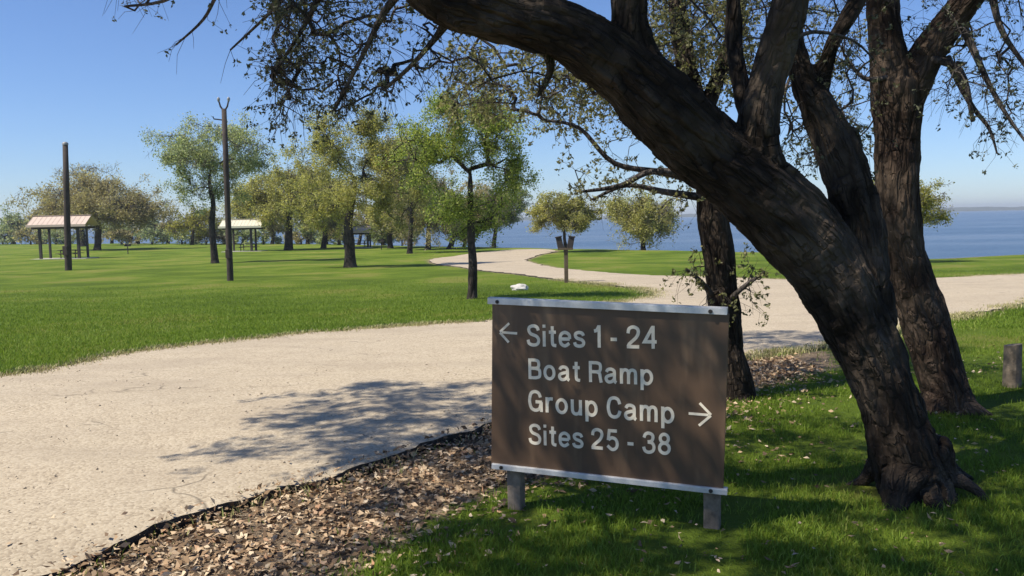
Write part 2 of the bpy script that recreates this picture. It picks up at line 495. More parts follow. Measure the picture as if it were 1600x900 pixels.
# lake and far shore
wz = -1.95
wv = [(-4500, 15, wz), (4500, 15, wz), (4500, 5200, wz), (-4500, 5200, wz)]
lake = mesh_np('lake_water', np.array(wv), [[0, 1, 2, 3]], M_water)
tag(lake, kind='structure')
M_far = simple('far_shore_trees', (.075, .085, .06), .95, scale=.02)
fv, ff = [], []
K = 500
for i in range(K + 1):
    x = -3200 + 6400 * i / K
    y = 2500 + 120 * noise.noise(Vector((x * .002, 0, 3)))
    h = 6 + 9 * (noise.noise(Vector((x * .006, 1, 0))) + 0.4) + 5 * noise.noise(Vector((x * .03, 5, 0)))
    h = max(2, h * (0.7 + 0.5 * min(1, max(0, (x + 200) / 1400))))
    fv += [(x, y, wz), (x, y + 25, wz + h * .75), (x, y + 60, wz + h), (x, y + 300, wz + h * .8), (x, y + 700, wz)]
for i in range(K):
    for j in range(4):
        a = 5 * i + j; b = a + 5
        ff.append([a, b, b + 1, a + 1])
far = mesh_np('far_shore', np.array(fv), ff, M_far, smooth=True)
tag(far, kind='structure')

# ------------------------------------------------------------------ tree growth
def resample(pts, n_per=6):
    """Catmull-Rom through [(Vector, r)]"""
    out = []; n = len(pts)
    for i in range(n - 1):
        p0 = pts[max(0, i - 1)]; p1 = pts[i]; p2 = pts[i + 1]; p3 = pts[min(n - 1, i + 2)]
        for j in range(n_per):
            t = j / n_per
            def cr(a, b, c, d): return 0.5 * ((2 * b) + (c - a) * t + (2 * a - 5 * b + 4 * c - d) * t * t + (3 * b - a - 3 * c + d) * t ** 3)
            out.append((cr(p0[0], p1[0], p2[0], p3[0]), max(0.002, cr(p0[1], p1[1], p2[1], p3[1]))))
    out.append(pts[-1])
    return out

def solid_trunk(name, chains, mat, parent, voxel, disp=0.02, freq=10):
    """chains of (point, radius): united to one skin, with a relief of bark"""
    bm = bmesh.new()
    rch = [resample(c) for c in chains]
    for ch in rch:
        V, F = tubes([ch], 14)
        vs = [bm.verts.new(v) for v in V]
        for f in F: bm.faces.new([vs[i] for i in f])
        bm.faces.new(list(reversed(vs[:14]))); bm.faces.new(vs[-14:])
    bmesh.ops.recalc_face_normals(bm, faces=bm.faces)
    me = bpy.data.meshes.new(name); bm.to_mesh(me); bm.free()
    tmp = bpy.data.objects.new('tmp', me); COL.objects.link(tmp)
    md = tmp.modifiers.new('r', 'REMESH'); md.mode = 'VOXEL'; md.voxel_size = voxel; md.use_smooth_shade = True
    ms = tmp.modifiers.new('s', 'SMOOTH'); ms.factor = 0.5; ms.iterations = 6
    dg = bpy.context.evaluated_depsgraph_get()
    me2 = bpy.data.meshes.new_from_object(tmp.evaluated_get(dg))
    bpy.data.objects.remove(tmp); bpy.data.meshes.remove(me)
    n = len(me2.vertices)
    co = np.empty(n * 3, dtype=np.float32); me2.vertices.foreach_get('co', co); co = co.reshape(-1, 3).astype(float)
    no = np.empty(n * 3, dtype=np.float32); me2.vertices.foreach_get('normal', no); no = no.reshape(-1, 3)
    best = np.full(n, 1e9); bk = np.zeros((n, 3)); rad = np.zeros(n)
    for ci, ch in enumerate(rch):
        pts = np.array([tuple(p) for p, r in ch]); rr = [r for p, r in ch]
        s = 0.0
        t0 = pts[1] - pts[0]; t0 /= np.linalg.norm(t0)
        u = np.cross(t0, [0, 1, 0.01]); u /= np.linalg.norm(u)
        for i in range(len(pts) - 1):
            d = pts[i + 1] - pts[i]; l = np.linalg.norm(d)
            if l < 1e-6: continue
            t = d / l
            u = u - (u @ t) * t; u /= np.linalg.norm(u); w = np.cross(t, u)
            rel = co - pts[i]; a = np.clip(rel @ t, 0, l)
            q = rel - a[:, None] * t
            dd = np.linalg.norm(q, axis=1) / max(rr[i], .01)
            k = dd < best
            best[k] = dd[k]; rad[k] = rr[i]
            qn = q[k]
            bk[k] = np.stack([qn @ u, qn @ w, (s + a[k]) * 0.28 + ci * 7.3], axis=1)
            s += l
    dsp = np.empty(n)
    for i in range(n):
        b = bk[i] * freq
        v = Vector(b)
        r1 = 1 - abs(noise.noise(v)) * 2.2
        r2 = noise.noise(v * 2.7)
        r3 = noise.noise(Vector(co[i] * 2.2))
        dsp[i] = disp * (0.6 * r1 + 0.45 * r2 + 1.1 * r3 + 0.25 * noise.noise(v * 5.5)) * min(1, rad[i] / 0.12)
    co += no * dsp[:, None]
    me2.vertices.foreach_set('co', (co - np.array(parent.location)).astype(np.float32).ravel())
    a = me2.attributes.new('bark', 'FLOAT_VECTOR', 'POINT'); a.data.foreach_set('vector', bk.astype(np.float32).ravel())
    me2.materials.clear(); me2.materials.append(mat); me2.name = name
    me2.polygons.foreach_set('use_smooth', np.ones(len(me2.polygons), dtype=bool))
    me2.update()
    o = bpy.data.objects.new(name, me2)
    return link(o, parent)

class Grow:
    """branches reach from the nearest wood towards target points"""
    def __init__(self, chains, tip=0.003):
        self.pos = []; self.par = []; self.fixed = []
        self.tip = tip
        for ch in chains:
            for p, r in resample(ch, 4):
                self.pos.append(tuple(p)); self.par.append(-1); self.fixed.append(r)
        self.n0 = len(self.pos)
        self.paths = []; self.ends = []
    def reach(self, targets, seg=0.12, wob=0.25, sag=0.08, lo=0):
        targets = [Vector(t) for t in targets]
        arr = np.zeros((len(self.pos) + len(targets) * 14, 3)); k = len(self.pos)
        arr[:k] = self.pos
        d0 = [float(np.min(np.linalg.norm(arr[lo:k] - np.array(t), axis=1))) for t in targets]
        for _, ti in sorted(zip(d0, range(len(targets)))):
            t = targets[ti]
            tn = np.array(t)
            dd = np.linalg.norm(arr[lo:k] - tn, axis=1)
            # prefer wood that lies on the inner side
            j = int(np.argmin(dd)) + lo
            a = Vector(arr[j]); L_ = (t - a).length
            n = int(min(12, max(2, L_ / seg)))
            off = Vector((random.gauss(0, 1), random.gauss(0, 1), random.gauss(0, 1))) * wob * L_ * .5
            idx = [j]; prev = a
            for i in range(1, n + 1):
                s = i / n
                q = a.lerp(t, s) + off * math.sin(s * math.pi) * .8 + Vector((0, 0, -sag * L_ * math.sin(s * math.pi))) * -1
                q += Vector((random.gauss(0, 1), random.gauss(0, 1), random.gauss(0, 1))) * wob * L_ / n * .5
                if k >= len(arr): break
                arr[k] = q; self.pos.append(tuple(q)); self.par.append(idx[-1]); self.fixed.append(0.0)
                idx.append(k); k += 1
            self.paths.append(idx); self.ends.append(idx[-1])
    def build(self, expo=0.45, rmax=None, rscale=1.0):
        cnt = np.zeros(len(self.pos))
        for e in self.ends:
            cnt[e] += 1
        for i in range(len(self.pos) - 1, self.n0 - 1, -1):
            if self.par[i] >= 0: cnt[self.par[i]] += cnt[i]
        out = []
        for idx in self.paths:
            pl = []
            for q, i in enumerate(idx):
                c = cnt[i] if i >= self.n0 else cnt[idx[1]]
                r = self.tip * max(1, c) ** expo * rscale
                if q == 0: r = min(r, self.tip * max(1, cnt[idx[1]]) ** expo * rscale * 1.25)
                if rmax: r = min(r, rmax)
                if i == idx[-1] and cnt[i] <= 1: r = self.tip * .5
                pl.append((Vector(self.pos[i]), r))
            out.append(pl)
        return out

def twiglets(paths, per, length, r, down=0.3, frac=0.35):
    out, tips = [], []
    for pl in paths:
        n = len(pl)
        for _ in range(per):
            i = random.randint(int(n * frac), n - 1)
            a = pl[i][0]
            t = (pl[min(n - 1, i + 1)][0] - pl[max(0, i - 1)][0]).normalized()
            d = (t * .7 + Vector((random.gauss(0, .6), random.gauss(0, .6), random.gauss(0, .6) - down))).normalized()
            l = length * random.uniform(.4, 1.3)
            m = a + d * l * .5 + Vector((random.gauss(0, 1), random.gauss(0, 1), random.gauss(0, 1))) * l * .08
            e = a + d * l + Vector((random.gauss(0, .15), random.gauss(0, .15), -down * .5)) * l
            out.append([(a, r), (m, r * .8), (e, r * .5)])
            tips += [tuple(m), tuple(e)] if random.random() < .6 else [tuple(e)]
    return out, tips

def in_box(b, n):
    x0, x1, y0, y1, d0, d1 = b
    out = []
    for _ in range(n):
        d = random.uniform(d0, d1)
        out.append(P(random.uniform(x0, x1), random.uniform(y0, y1), d))
    return out
def in_world(b, n):
    return [Vector((random.uniform(b[0], b[1]), random.uniform(b[2], b[3]), random.uniform(b[4], b[5]))) for _ in range(n)]
def C(lst):
    """[(px, py, half width px, distance)] -> [(point, radius)]"""
    return [(P(a, b, d), r / FPX * d) for a, b, r, d in lst]

def near_tree(name, label, cat, base, chains, mat, voxel, hand, boxes, leafmat, leaf_n, leaf_s, twl, disp=.02, per=4, tip=.003, sag=.05, canopy=None, keepf=.6):
    t = thing(name, base, label, cat)
    solid_trunk('trunk', chains, mat, t, voxel, disp)
    hand_r = [resample(C(h), 5) for h in hand]
    if hand_r:
        for hr in hand_r:
            V, F = tubes([hr], 8); mesh_np('branch', V, F, M_twig, t, smooth=True)
    g = Grow(chains + [C(h) for h in hand], tip)
    for b, n in boxes:
        g.reach(in_box(b, n), seg=.14, wob=.22, sag=sag)
    paths = g.build(0.42, rmax=.035)
    tw, tips = twiglets(paths + hand_r * 3, per, twl, tip * .6)
    V1, F1 = tubes(paths, 5); V2, F2 = tubes(tw, 3)
    o = mesh_np('crown_branches', V1, F1, M_twig, t, smooth=True); o['kind'] = 'stuff'
    o = mesh_np('twigs', V2, F2, M_twig, t, smooth=True); o['kind'] = 'stuff'
    tips = [q for q in tips if random.random() < keepf]
    V, F = leaf_cards(tips, leaf_n, leaf_s * .38, leaf_s)
    if canopy:
        g2 = Grow(chains + [C(h) for h in hand], tip)
        for b, n in canopy: g2.reach(in_world(b, n), seg=.3, wob=.25, sag=sag)
        p2 = g2.build(0.42, rmax=.04)
        tw2, tips2 = twiglets(p2, 10, twl * 1.3, tip * .6)
        V1, F1 = tubes(p2, 5); o = mesh_np('crown_branches', V1, F1, M_twig, t, smooth=True); o['kind'] = 'stuff'
        V2, F2 = tubes(tw2, 3); o = mesh_np('twigs', V2, F2, M_twig, t, smooth=True); o['kind'] = 'stuff'
        Vb, Fb = leaf_cards(tips2, 6, leaf_s * 1.6, .062)
        F = np.concatenate([F, Fb + len(V)]); V = np.concatenate([V, Vb])
    o = mesh_np('leaves', V, F, leafmat, t); o['kind'] = 'stuff'
    return t

# --- leaning tree in front
b1 = G(1430, 765)
T1 = [
    [(1447, 830, 84, 4.58), (1440, 790, 70, 4.6), (1426, 740, 58, 4.62), (1402, 650, 53, 4.63), (1366, 550, 55, 4.65), (1326, 465, 58, 4.65),
     (1285, 395, 66, 4.65), (1237, 338, 70, 4.6), (1172, 282, 68, 4.55), (1098, 222, 64, 4.5), (1030, 155, 61, 4.4), (965, 96, 57, 4.35),
     (895, 52, 53, 4.3), (820, 25, 50, 4.25), (745, 3, 48, 4.2), (685, -22, 46, 4.15), (620, -90, 38, 4.1), (540, -160, 30, 4.2), (430, -230, 22, 4.4), (300, -290, 14, 4.8)],
    [(1372, 560, 34, 4.66), (1362, 500, 42, 4.67), (1350, 430, 44, 4.69), (1345, 350, 42, 4.72), (1330, 280, 37, 4.75), (1301, 200, 33, 4.8), (1268, 135, 27, 4.85), (1250, 75, 20, 4.9), (1240, 15, 17, 4.95), (1230, -70, 14, 5.0)],
    [(1280, 150, 20, 4.85), (1291, 110, 17, 4.85), (1307, 60, 15, 4.8), (1342, 0, 16, 4.8), (1380, -90, 13, 4.8)],
    [(1195, 290, 50, 4.55), (1188, 205, 37, 4.5), (1203, 130, 31, 4.5), (1222, 60, 28, 4.45), (1240, -5, 26, 4.4), (1262, -130, 22, 4.4), (1240, -300, 16, 4.5)],
    [(1185, 215, 20, 4.5), (1162, 130, 16, 4.6), (1152, 60, 13, 4.7), (1150, 0, 12, 4.7), (1140, -90, 9, 4.7)],
    [(1010, 120, 42, 4.4), (990, 40, 33, 4.35), (985, -40, 30, 4.3), (960, -170, 24, 4.2), (880, -300, 16, 4.2)],
    # roots
    [(1440, 720, 40, 4.6), (1412, 745, 30, 4.5), (1404, 778, 24, 4.42), (1402, 815, 14, 4.36)],
    [(1450, 700, 42, 4.62), (1480, 735, 24, 4.6), (1505, 748, 15, 4.56), (1535, 766, 9, 4.5), (1560, 800, 6, 4.46)],
    [(1420, 690, 38, 4.64), (1375, 725, 20, 4.75), (1350, 748, 11, 4.8), (1318, 762, 6, 4.8), (1300, 785, 4, 4.78)],
    [(1440, 750, 34, 4.55), (1462, 785, 16, 4.42), (1490, 812, 8, 4.3), (1500, 840, 5, 4.26)],
    [(1450, 720, 40, 4.64), (1500, 745, 20, 4.85), (1545, 765, 10, 4.9)],
]
near_tree('leaning_tree', 'large dark tree leaning left, its thick limb arching over the brown sign', 'tree', b1,
          [C([(a - 4, b + 4, r * .85, d) for a, b, r, d in c]) for c in T1], M_bark, 0.012,
          [[(640, -30, 9, 4.15), (600, 20, 5.5, 4.2), (565, 90, 3.5, 4.3), (522, 172, 3, 4.4)],
           [(620, -80, 10, 4.2), (520, -30, 6, 4.3), (470, 50, 3.2, 4.4), (425, 120, 2, 4.5)],
           [(560, -140, 10, 4.2), (470, -60, 5, 4.3), (440, 0, 3, 4.5), (360, 78, 1.4, 4.7)],
           [(700, 30, 9, 4.2), (680, 60, 5, 4.3), (640, 105, 3.5, 4.4), (600, 140, 3, 4.5)],
           [(430, -230, 9, 4.4), (400, -100, 6, 4.6), (345, -20, 3.5, 4.8), (318, 30, 2.2, 5.0), (275, 70, 1.4, 5.1)],
           [(430, -230, 9, 4.4), (330, -80, 5, 4.8), (270, -5, 3, 5.0), (195, 10, 1.8, 5.2)],
           [(850, 70, 10, 4.3), (860, 110, 6, 4.4), (840, 150, 3, 4.5)],
           [(1300, 200, 4.5, 4.8), (1338, 205, 3, 4.8), (1350, 262, 1.5, 4.9)],
           [(1225, 70, 4, 4.5), (1270, 50, 3, 4.6), (1330, 62, 2, 4.6), (1365, 92, 1.2, 4.7)]],
          [((425, 620, -60, 150, 4.0, 5.4), 190), ((420, 560, 100, 190, 4.2, 5.2), 45), ((420, 480, 0, 110, 4.2, 5.2), 30), ((180, 420, -110, 2, 4.6, 6.2), 30),
           ((600, 760, -20, 130, 4.2, 5.2), 26), ((700, 1000, 60, 150, 4.6, 5.2), 22), ((1210, 1340, 0, 250, 4.6, 5.6), 60),
           ((1000, 1250, -60, 90, 4.6, 5.4), 34)],
          M_leaf_near, 6, .024, .17, disp=.032, keepf=.45,
          canopy=[((-4.2, -1.6, 1.2, 3.6, 4.3, 6.0), 150), ((-1.6, 1.6, 1.0, 5.0, 4.3, 6.0), 250), ((-4.4, -1.6, 3.6, 5.2, 4.4, 5.8), 70), ((-5.3, -3.1, 3.8, 6.5, 4.7, 5.8), 115)])

# --- tree behind it
b2 = G(1480, 642)
T2 = [
    [(1500, 690, 62, 6.55), (1490, 648, 50, 6.6), (1474, 600, 44, 6.6), (1456, 545, 43, 6.6), (1435, 470, 42, 6.6), (1412, 390, 39, 6.55), (1402, 300, 39, 6.5), (1402, 200, 41, 6.5), (1403, 130, 44, 6.5)],
    [(1403, 160, 38, 6.5), (1388, 90, 32, 6.5), (1379, 20, 28, 6.5), (1372, -100, 23, 6.5), (1330, -250, 17, 6.7)],
    [(1410, 160, 36, 6.5), (1446, 88, 32, 6.45), (1484, 36, 29, 6.4), (1524, -18, 26, 6.3), (1580, -110, 20, 6.2), (1640, -240, 15, 6.2)],
    [(1480, 610, 36, 6.6), (1520, 640, 18, 6.45), (1560, 662, 9, 6.4)],
    [(1470, 610, 36, 6.6), (1455, 645, 18, 6.5), (1445, 672, 9, 6.4)],
]
near_tree('forked_tree', 'upright tree forking in a Y, between the leaning tree and the stub post', 'tree', b2,
          [C([(a, b, r * .79, d) for a, b, r, d in c]) for c in T2], M_bark_red, 0.016,
          [[(1500, 30, 7, 6.4), (1540, 120, 4, 6.2), (1570, 175, 3, 6.0), (1605, 225, 1.8, 5.9)],
           [(1480, 90, 6, 6.4), (1515, 160, 4, 6.2), (1545, 200, 2.6, 6.1), (1558, 240, 1.3, 6.0)],
           [(1545, -40, 7, 6.2), (1562, 40, 4.5, 6.1), (1600, 100, 3, 6.0), (1640, 150, 2, 5.9)],
           [(1440, 90, 7, 6.4), (1500, 110, 5, 6.2), (1520, 190, 3, 6.1)],
           [(1395, 120, 5, 6.4), (1350, 122, 3.5, 6.4), (1318, 84, 2, 6.4)]],
          [((1455, 1610, -40, 150, 5.7, 6.8), 80), ((1490, 1600, 100, 235, 5.8, 6.4), 16), ((1280, 1470, -60, 90, 6.0, 7.0), 50), ((1290, 1370, 60, 240, 6.2, 7.0), 22)],
          M_leaf_near, 6, .028, .2, disp=.02, keepf=.42, canopy=[((0.2, 5.0, 1.8, 6.6, 4.8, 6.8), 270)])

# --- slim tree behind the sign
b3 = G(1150, 628)
T3 = [
    [(1158, 655, 36, 7.2), (1152, 620, 29, 7.2), (1142, 560, 24, 7.2), (1134, 500, 23, 7.2), (1126, 430, 24, 7.2), (1116, 360, 24, 7.2), (1110, 300, 23, 7.2), (1095, 220, 20, 7.3), (1075, 120, 17, 7.4), (1060, 20, 14, 7.5), (1050, -90, 11, 7.6)],
    [(1100, 240, 16, 7.3), (1020, 150, 13, 7.4), (940, 60, 10, 7.5), (850, -10, 8, 7.6)],
    [(1090, 200, 14, 7.3), (1130, 100, 11, 7.5), (1160, 0, 9, 7.7)],
    [(1150, 600, 18, 7.2), (1162, 636, 10, 7.05), (1160, 660, 6, 7.0)],
]
near_tree('slim_tree', 'slim dark tree trunk standing directly behind the right end of the brown sign', 'tree', b3,
          [C(c) for c in T3], M_bark, 0.016,
          [[(1108, 290, 8, 7.2), (1040, 270, 5, 7.1), (960, 255, 4, 7.0), (905, 200, 3, 7.0), (850, 188, 2, 7.0)],
           [(1108, 275, 8, 7.2), (1020, 268, 5, 7.0), (970, 290, 4, 6.9), (905, 300, 2, 6.8)],
           [(1108, 310, 7, 7.2), (1040, 300, 5, 7.1), (980, 290, 3, 7.0), (925, 312, 2, 7.0)],
           [(1120, 470, 5, 7.2), (1095, 440, 4, 7.0), (1072, 420, 2, 6.9)],
           [(1128, 480, 5, 7.2), (1160, 450, 4, 7.0), (1195, 425, 2, 6.9)]],
          [((700, 1000, 55, 175, 6.8, 8.4), 250), ((860, 1000, 100, 205, 7.0, 8.2), 40), ((1010, 1180, -30, 150, 7.0, 8.6), 330), ((880, 1090, 215, 330, 6.8, 7.6), 34),
           ((1062, 1205, 395, 490, 6.9, 7.5), 20), ((1225, 1345, 0, 260, 7.4, 8.4), 60)],
          M_leaf_mid, 6, .036, .2, disp=.018, keepf=.8, canopy=[((-.8, 1.6, 8.0, 10.6, 5.1, 6.2), 120)])

# ------------------------------------------------------------------ trees on the lawn
FAR_N = [0]
def lawn_tree(name, label, base_px, lobes, trunk_w, leaf, dens=1.0, lean=None, twigs=1.0, group=None, leaf_k=1.0, fork=None, seed=0, dist=None):
    """lobes: [(cx, cy, rx, ry, weight)] in the photograph's pixels, turned into ellipsoids in metres at the tree's distance"""
    random.seed(1000 + seed)
    g0 = G(*base_px)
    if dist is not None:
        g0 = P(base_px[0], base_px[1], dist); g0.z = G_z(g0.x, g0.y)
    d = g0.y
    t = thing(name, g0 - Vector((0, 0, .03)), label, 'tree', group)
    k = d / FPX
    cx = sum(l[0] * l[2] * l[3] for l in lobes) / sum(l[2] * l[3] for l in lobes)
    ctop = min(l[1] - l[3] for l in lobes); cbot = max(l[1] + l[3] for l in lobes)
    fk = fork or (base_px[0] * .6 + cx * .4, cbot - (cbot - ctop) * .22)
    r0 = trunk_w * k * .5
    A = g0 - Vector((0, 0, .1)); Bp = P(fk[0], fk[1], d); Cc = P(cx, (ctop * .45 + cbot * .55), d)
    mid = A.lerp(Bp, .5) + Vector((random.uniform(-.3, .3), random.uniform(-.3, .3), 0)) * r0 * 1.5
    if lean: mid = P(lean[0], lean[1], d)
    trunk = [(A, r0 * 1.35), (A.lerp(mid, .25), r0 * 1.02), (mid, r0 * .88), (Bp, r0 * .68), (Bp.lerp(Cc, .6) + Vector((random.gauss(0, r0), random.gauss(0, r0), 0)), r0 * .5), (Cc, r0 * .3)]
    V, F = tubes([resample(trunk, 4)], 9)
    for v_i in range(len(V)):
        q = V[v_i]; V[v_i] = q + np.array(noise.noise_vector(Vector(q) * (0.5 / max(r0, .05)))) * r0 * .16
    mesh_np('trunk', V, F, M_bark_far, t, smooth=True)
    # targets in clumps
    clumps = []
    tot = sum(l[2] * l[3] * (l[4] if len(l) > 4 else 1) for l in lobes)
    ncl = int(34 * dens)
    for l in lobes:
        w = l[4] if len(l) > 4 else 1
        c = P(l[0], l[1], d + random.uniform(-.25, .25) * l[2] * k)
        m = max(3, int(ncl * l[2] * l[3] * w / tot))
        for _ in range(m):
            v = Vector((random.gauss(0, 1), random.gauss(0, 1), random.gauss(0, 1))).normalized() * (random.uniform(.1, 1) ** .5) * random.choice((.85, 1, 1, 1.18))
            clumps.append(c + Vector((v.x * l[2] * k * .9, v.y * l[2] * k * .9, v.z * l[3] * k * .9)))
    g = Grow([trunk[3:]], tip=max(.006, k * .16))
    g.reach(clumps, seg=.5, wob=.3, sag=.05)
    R = (sum(l[2] for l in lobes) / len(lobes)) * k
    tg2 = []
    for c in clumps:
        rr = R * random.uniform(.12, .34)
        for _ in range(int(random.uniform(7, 14))):
            tg2.append(c + Vector((random.gauss(0, rr), random.gauss(0, rr), random.gauss(0, rr * .7))))
    g.reach(tg2, seg=.5, wob=.35, sag=.03)
    paths = g.build(0.40, rmax=r0 * .45)
    tw, tips = twiglets(paths, max(1, int(6 * twigs)), R * .16, max(.004, k * .22), down=.1)
    V1, F1 = tubes(paths, 5); o = mesh_np('branches', V1, F1, M_bark_far, t); o['kind'] = 'stuff'
    if twigs > 0:
        V2, F2 = tubes(tw, 3); o = mesh_np('twigs', V2, F2, M_twig_far, t); o['kind'] = 'stuff'
    ls = max(.05, k * 2.7) * leaf_k
    pts = tips + [tuple(x) for x in tg2]
    keep = [p for p in pts if noise.noise(Vector(p) * (2.2 / R) + Vector((seed, 0, 0))) + .35 * noise.noise(Vector(p) * (7 / R)) > -.02]
    V, F = leaf_cards(keep, max(3, int(5.5 * dens)), R * .085, ls * .85, var=.5, aspect=.75)
    o = mesh_np('leaves', V, F, LEAF[leaf], t); o['kind'] = 'stuff'
    FAR_N[0] += len(F)
    return t

lawn_tree('lawn_tree', 'young tree with dark green leaf clumps above the left end of the sign', (738, 468),
          [(735, 200, 88, 55, 1.3), (672, 232, 60, 52, 1.2), (792, 245, 46, 60), (740, 315, 90, 50, 1), (700, 165, 34, 24), (765, 168, 44, 26)], 16, 'green', 2.2, seed=1, fork=(735, 350), twigs=1)
lawn_tree('lawn_tree', 'olive yellow tree with a stout trunk, left of the dark green young tree', (547, 418),
          [(545, 250, 70, 60, 1.2), (500, 225, 36, 36), (590, 220, 40, 45), (545, 320, 85, 45), (480, 300, 44, 44), (622, 290, 48, 66, 1.3), (515, 200, 26, 24), (575, 190, 26, 24)], 19, 'olive', 2.3, seed=2, fork=(545, 345))
lawn_tree('lawn_tree', 'tall grey green tree with a curved trunk just left of the taller pole', (336, 411),
          [(330, 235, 80, 46, 1.2), (270, 235, 36, 36), (385, 240, 36, 40), (325, 290, 55, 36, .8)], 11, 'grey', 1.7, seed=3, lean=(331, 350), fork=(333, 320))
lawn_tree('lawn_tree', 'dark olive spreading tree behind the second shelter', (451, 391),
          [(440, 310, 62, 45), (490, 290, 50, 48), (395, 315, 32, 32, .8)], 13, 'olive', 2, seed=4)
lawn_tree('lawn_tree', 'wide brownish round tree right behind the leftmost shelter', (152, 391),
          [(105, 325, 55, 34), (175, 325, 72, 38), (215, 335, 36, 30), (140, 300, 50, 25)], 11, 'brown', 2.4, seed=5)
lawn_tree('lawn_tree', 'bare grey brown tree top rising behind the wide brownish tree', (130, 385),
          [(137, 285, 42, 34), (120, 330, 50, 34)], 9, 'brown', .6, seed=6, leaf_k=.7)
lawn_tree('lawn_tree', 'brown sparse tree in the grove left of the curving road', (668, 390),
          [(665, 320, 48, 45), (640, 340, 35, 30), (700, 330, 32, 34)], 9, 'brown', 1.7, seed=7)
lawn_tree('lawn_tree', 'brownish tree of the grove standing behind the young tree trunk', (702, 389),
          [(715, 335, 40, 34), (755, 325, 40, 38)], 9, 'brown', 1.5, seed=8)
lawn_tree('lawn_tree', 'small sparse tree at the shore left of the road bend', (771, 386),
          [(780, 325, 36, 38), (805, 310, 24, 28)], 7, 'grey', 1.2, seed=9)
lawn_tree('lawn_tree', 'small round topped tree at the shore right behind the post with two boxes', (884, 394),
          [(880, 328, 46, 28), (850, 338, 26, 20), (910, 334, 24, 24), (880, 350, 34, 16)], 7, 'olive', 1.7, seed=10, fork=(882, 372), leaf_k=.9)
lawn_tree('lawn_tree', 'small round olive tree at the shore right of the forked trunk tree', (1005, 390),
          [(1005, 335, 50, 28, 1.2), (1010, 355, 46, 14)], 8, 'olive', 1.8, seed=11)
lawn_tree('lawn_tree', 'yellow green tree at the lake shore showing behind the forked tree', (1415, 410),
          [(1400, 310, 55, 45), (1450, 325, 40, 34), (1365, 310, 30, 45)], 10, 'yellow', 1.2, seed=12)
lawn_tree('lawn_tree', 'brown tree in the row just left of the stout trunk tree', (505, 388),
          [(505, 330, 40, 36), (520, 300, 30, 26)], 9, 'brown', 1.6, seed=13)
lawn_tree('lawn_tree', 'low olive bushy tree between the wide brownish tree and the grey green tree', (300, 383),
          [(295, 350, 32, 20), (320, 345, 22, 22)], 6, 'yellow', .8, seed=14)
lawn_tree('lawn_tree', 'olive tree of the grove directly right of the stout trunk tree', (610, 388),
          [(605, 330, 42, 40), (630, 310, 28, 30)], 9, 'olive', 1.7, seed=15)
lawn_tree('lawn_tree', 'brown twiggy tree of the grove hanging low left of the young tree trunk', (640, 396),
          [(645, 300, 50, 66), (618, 262, 40, 52, 1.4), (690, 340, 40, 36), (655, 235, 36, 36)], 9, 'brown', 1.8, seed=16)
# far row along the shore
for i, (bx, by, cx, cy, rx, ry, lf, lab) in enumerate([
    (20, 381, 20, 350, 34, 20, 'grey', 'pale grey tree on the far left edge behind the lawn'),
    (62, 381, 62, 352, 26, 22, 'brown', 'far brown tree seen left of the leftmost shelter roof'),
    (215, 381, 222, 350, 26, 20, 'grey', 'far grey tree under the right side of the wide brownish tree'),
    (262, 381, 262, 358, 18, 13, 'brown', 'small far brown tree in the gap right of the wide brownish tree'),
    (380, 381, 378, 330, 34, 30, 'olive', 'far olive tree right behind the taller pole'),
    (425, 382, 425, 345, 24, 22, 'brown', 'far brown tree behind the right end of the second shelter'),
    (560, 383, 570, 345, 30, 25, 'brown', 'far brown tree behind the stout trunk of the olive yellow tree'),
    (640, 384, 638, 350, 25, 22, 'grey', 'far grey tree left of the brown sparse grove tree'),
    (175, 380, 178, 358, 24, 18, 'grey', 'far grey tree low behind the trunk of the wide brownish tree'),
    (352, 381, 350, 356, 22, 18, 'grey', 'far grey tree low between the grey green tree trunk and the taller pole'),
    (480, 382, 482, 352, 24, 22, 'grey', 'far grey tree low left of the stout trunk tree'),
    (530, 383, 528, 358, 20, 18, 'brown', 'far brown tree low just left of the stout trunk'),
    (598, 384, 600, 358, 22, 18, 'grey', 'far grey tree low just right of the far shelter'),
    (725, 386, 722, 360, 22, 18, 'brown', 'far brown tree low just left of the dark green young tree trunk'),
]):
    lawn_tree('shore_tree', lab, (bx, by), [(cx, cy, rx, ry), (cx + rx * .4, cy + ry * .2, rx * .7, ry * .7)], 6, lf, .9, seed=30 + i, leaf_k=1.1, twigs=.5, group='trees along the far shore')

BL_ = ['leftmost pale bush of the far row, at the left edge of the view', 'far brownish bush just left of the leftmost shelter roof', 'far pale bush seen under the leftmost shelter',
       'far brownish bush just right of the wide brownish tree trunk', 'far pale bush in the gap left of the low olive tree', 'far pale bush right under the low olive bushy tree',
       'far brownish bush just left of the curved trunk of the grey green tree', 'far pale bush seen under the cream roofed shelter', 'far pale bush just right of the cream roofed shelter',
       'far brownish bush right of the dark olive spreading tree trunk', 'far pale bush left of the stout trunk tree', 'far pale bush just right of the far shelter', 'rightmost brownish bush of the far row, in the grove']
for i, (bx, ry_, lf) in enumerate([(5, 13, 'grey'), (48, 11, 'brown'), (88, 12, 'grey'), (190, 12, 'brown'), (238, 13, 'grey'), (284, 11, 'grey'), (322, 12, 'brown'), (368, 13, 'grey'), (412, 12, 'grey'), (470, 10, 'brown'), (512, 11, 'grey'), (585, 10, 'grey'), (628, 11, 'brown')]):
    b_ = lawn_tree('shore_bush', BL_[i], (bx, 382), [(bx, 378 - ry_, 26, ry_), (bx + 16, 380 - ry_ * .7, 18, ry_ * .7)], 3, lf, .5, seed=60 + i, leaf_k=1.2, twigs=.5, group='bushes along the far shore', fork=(bx, 376))
    b_['category'] = 'bush'

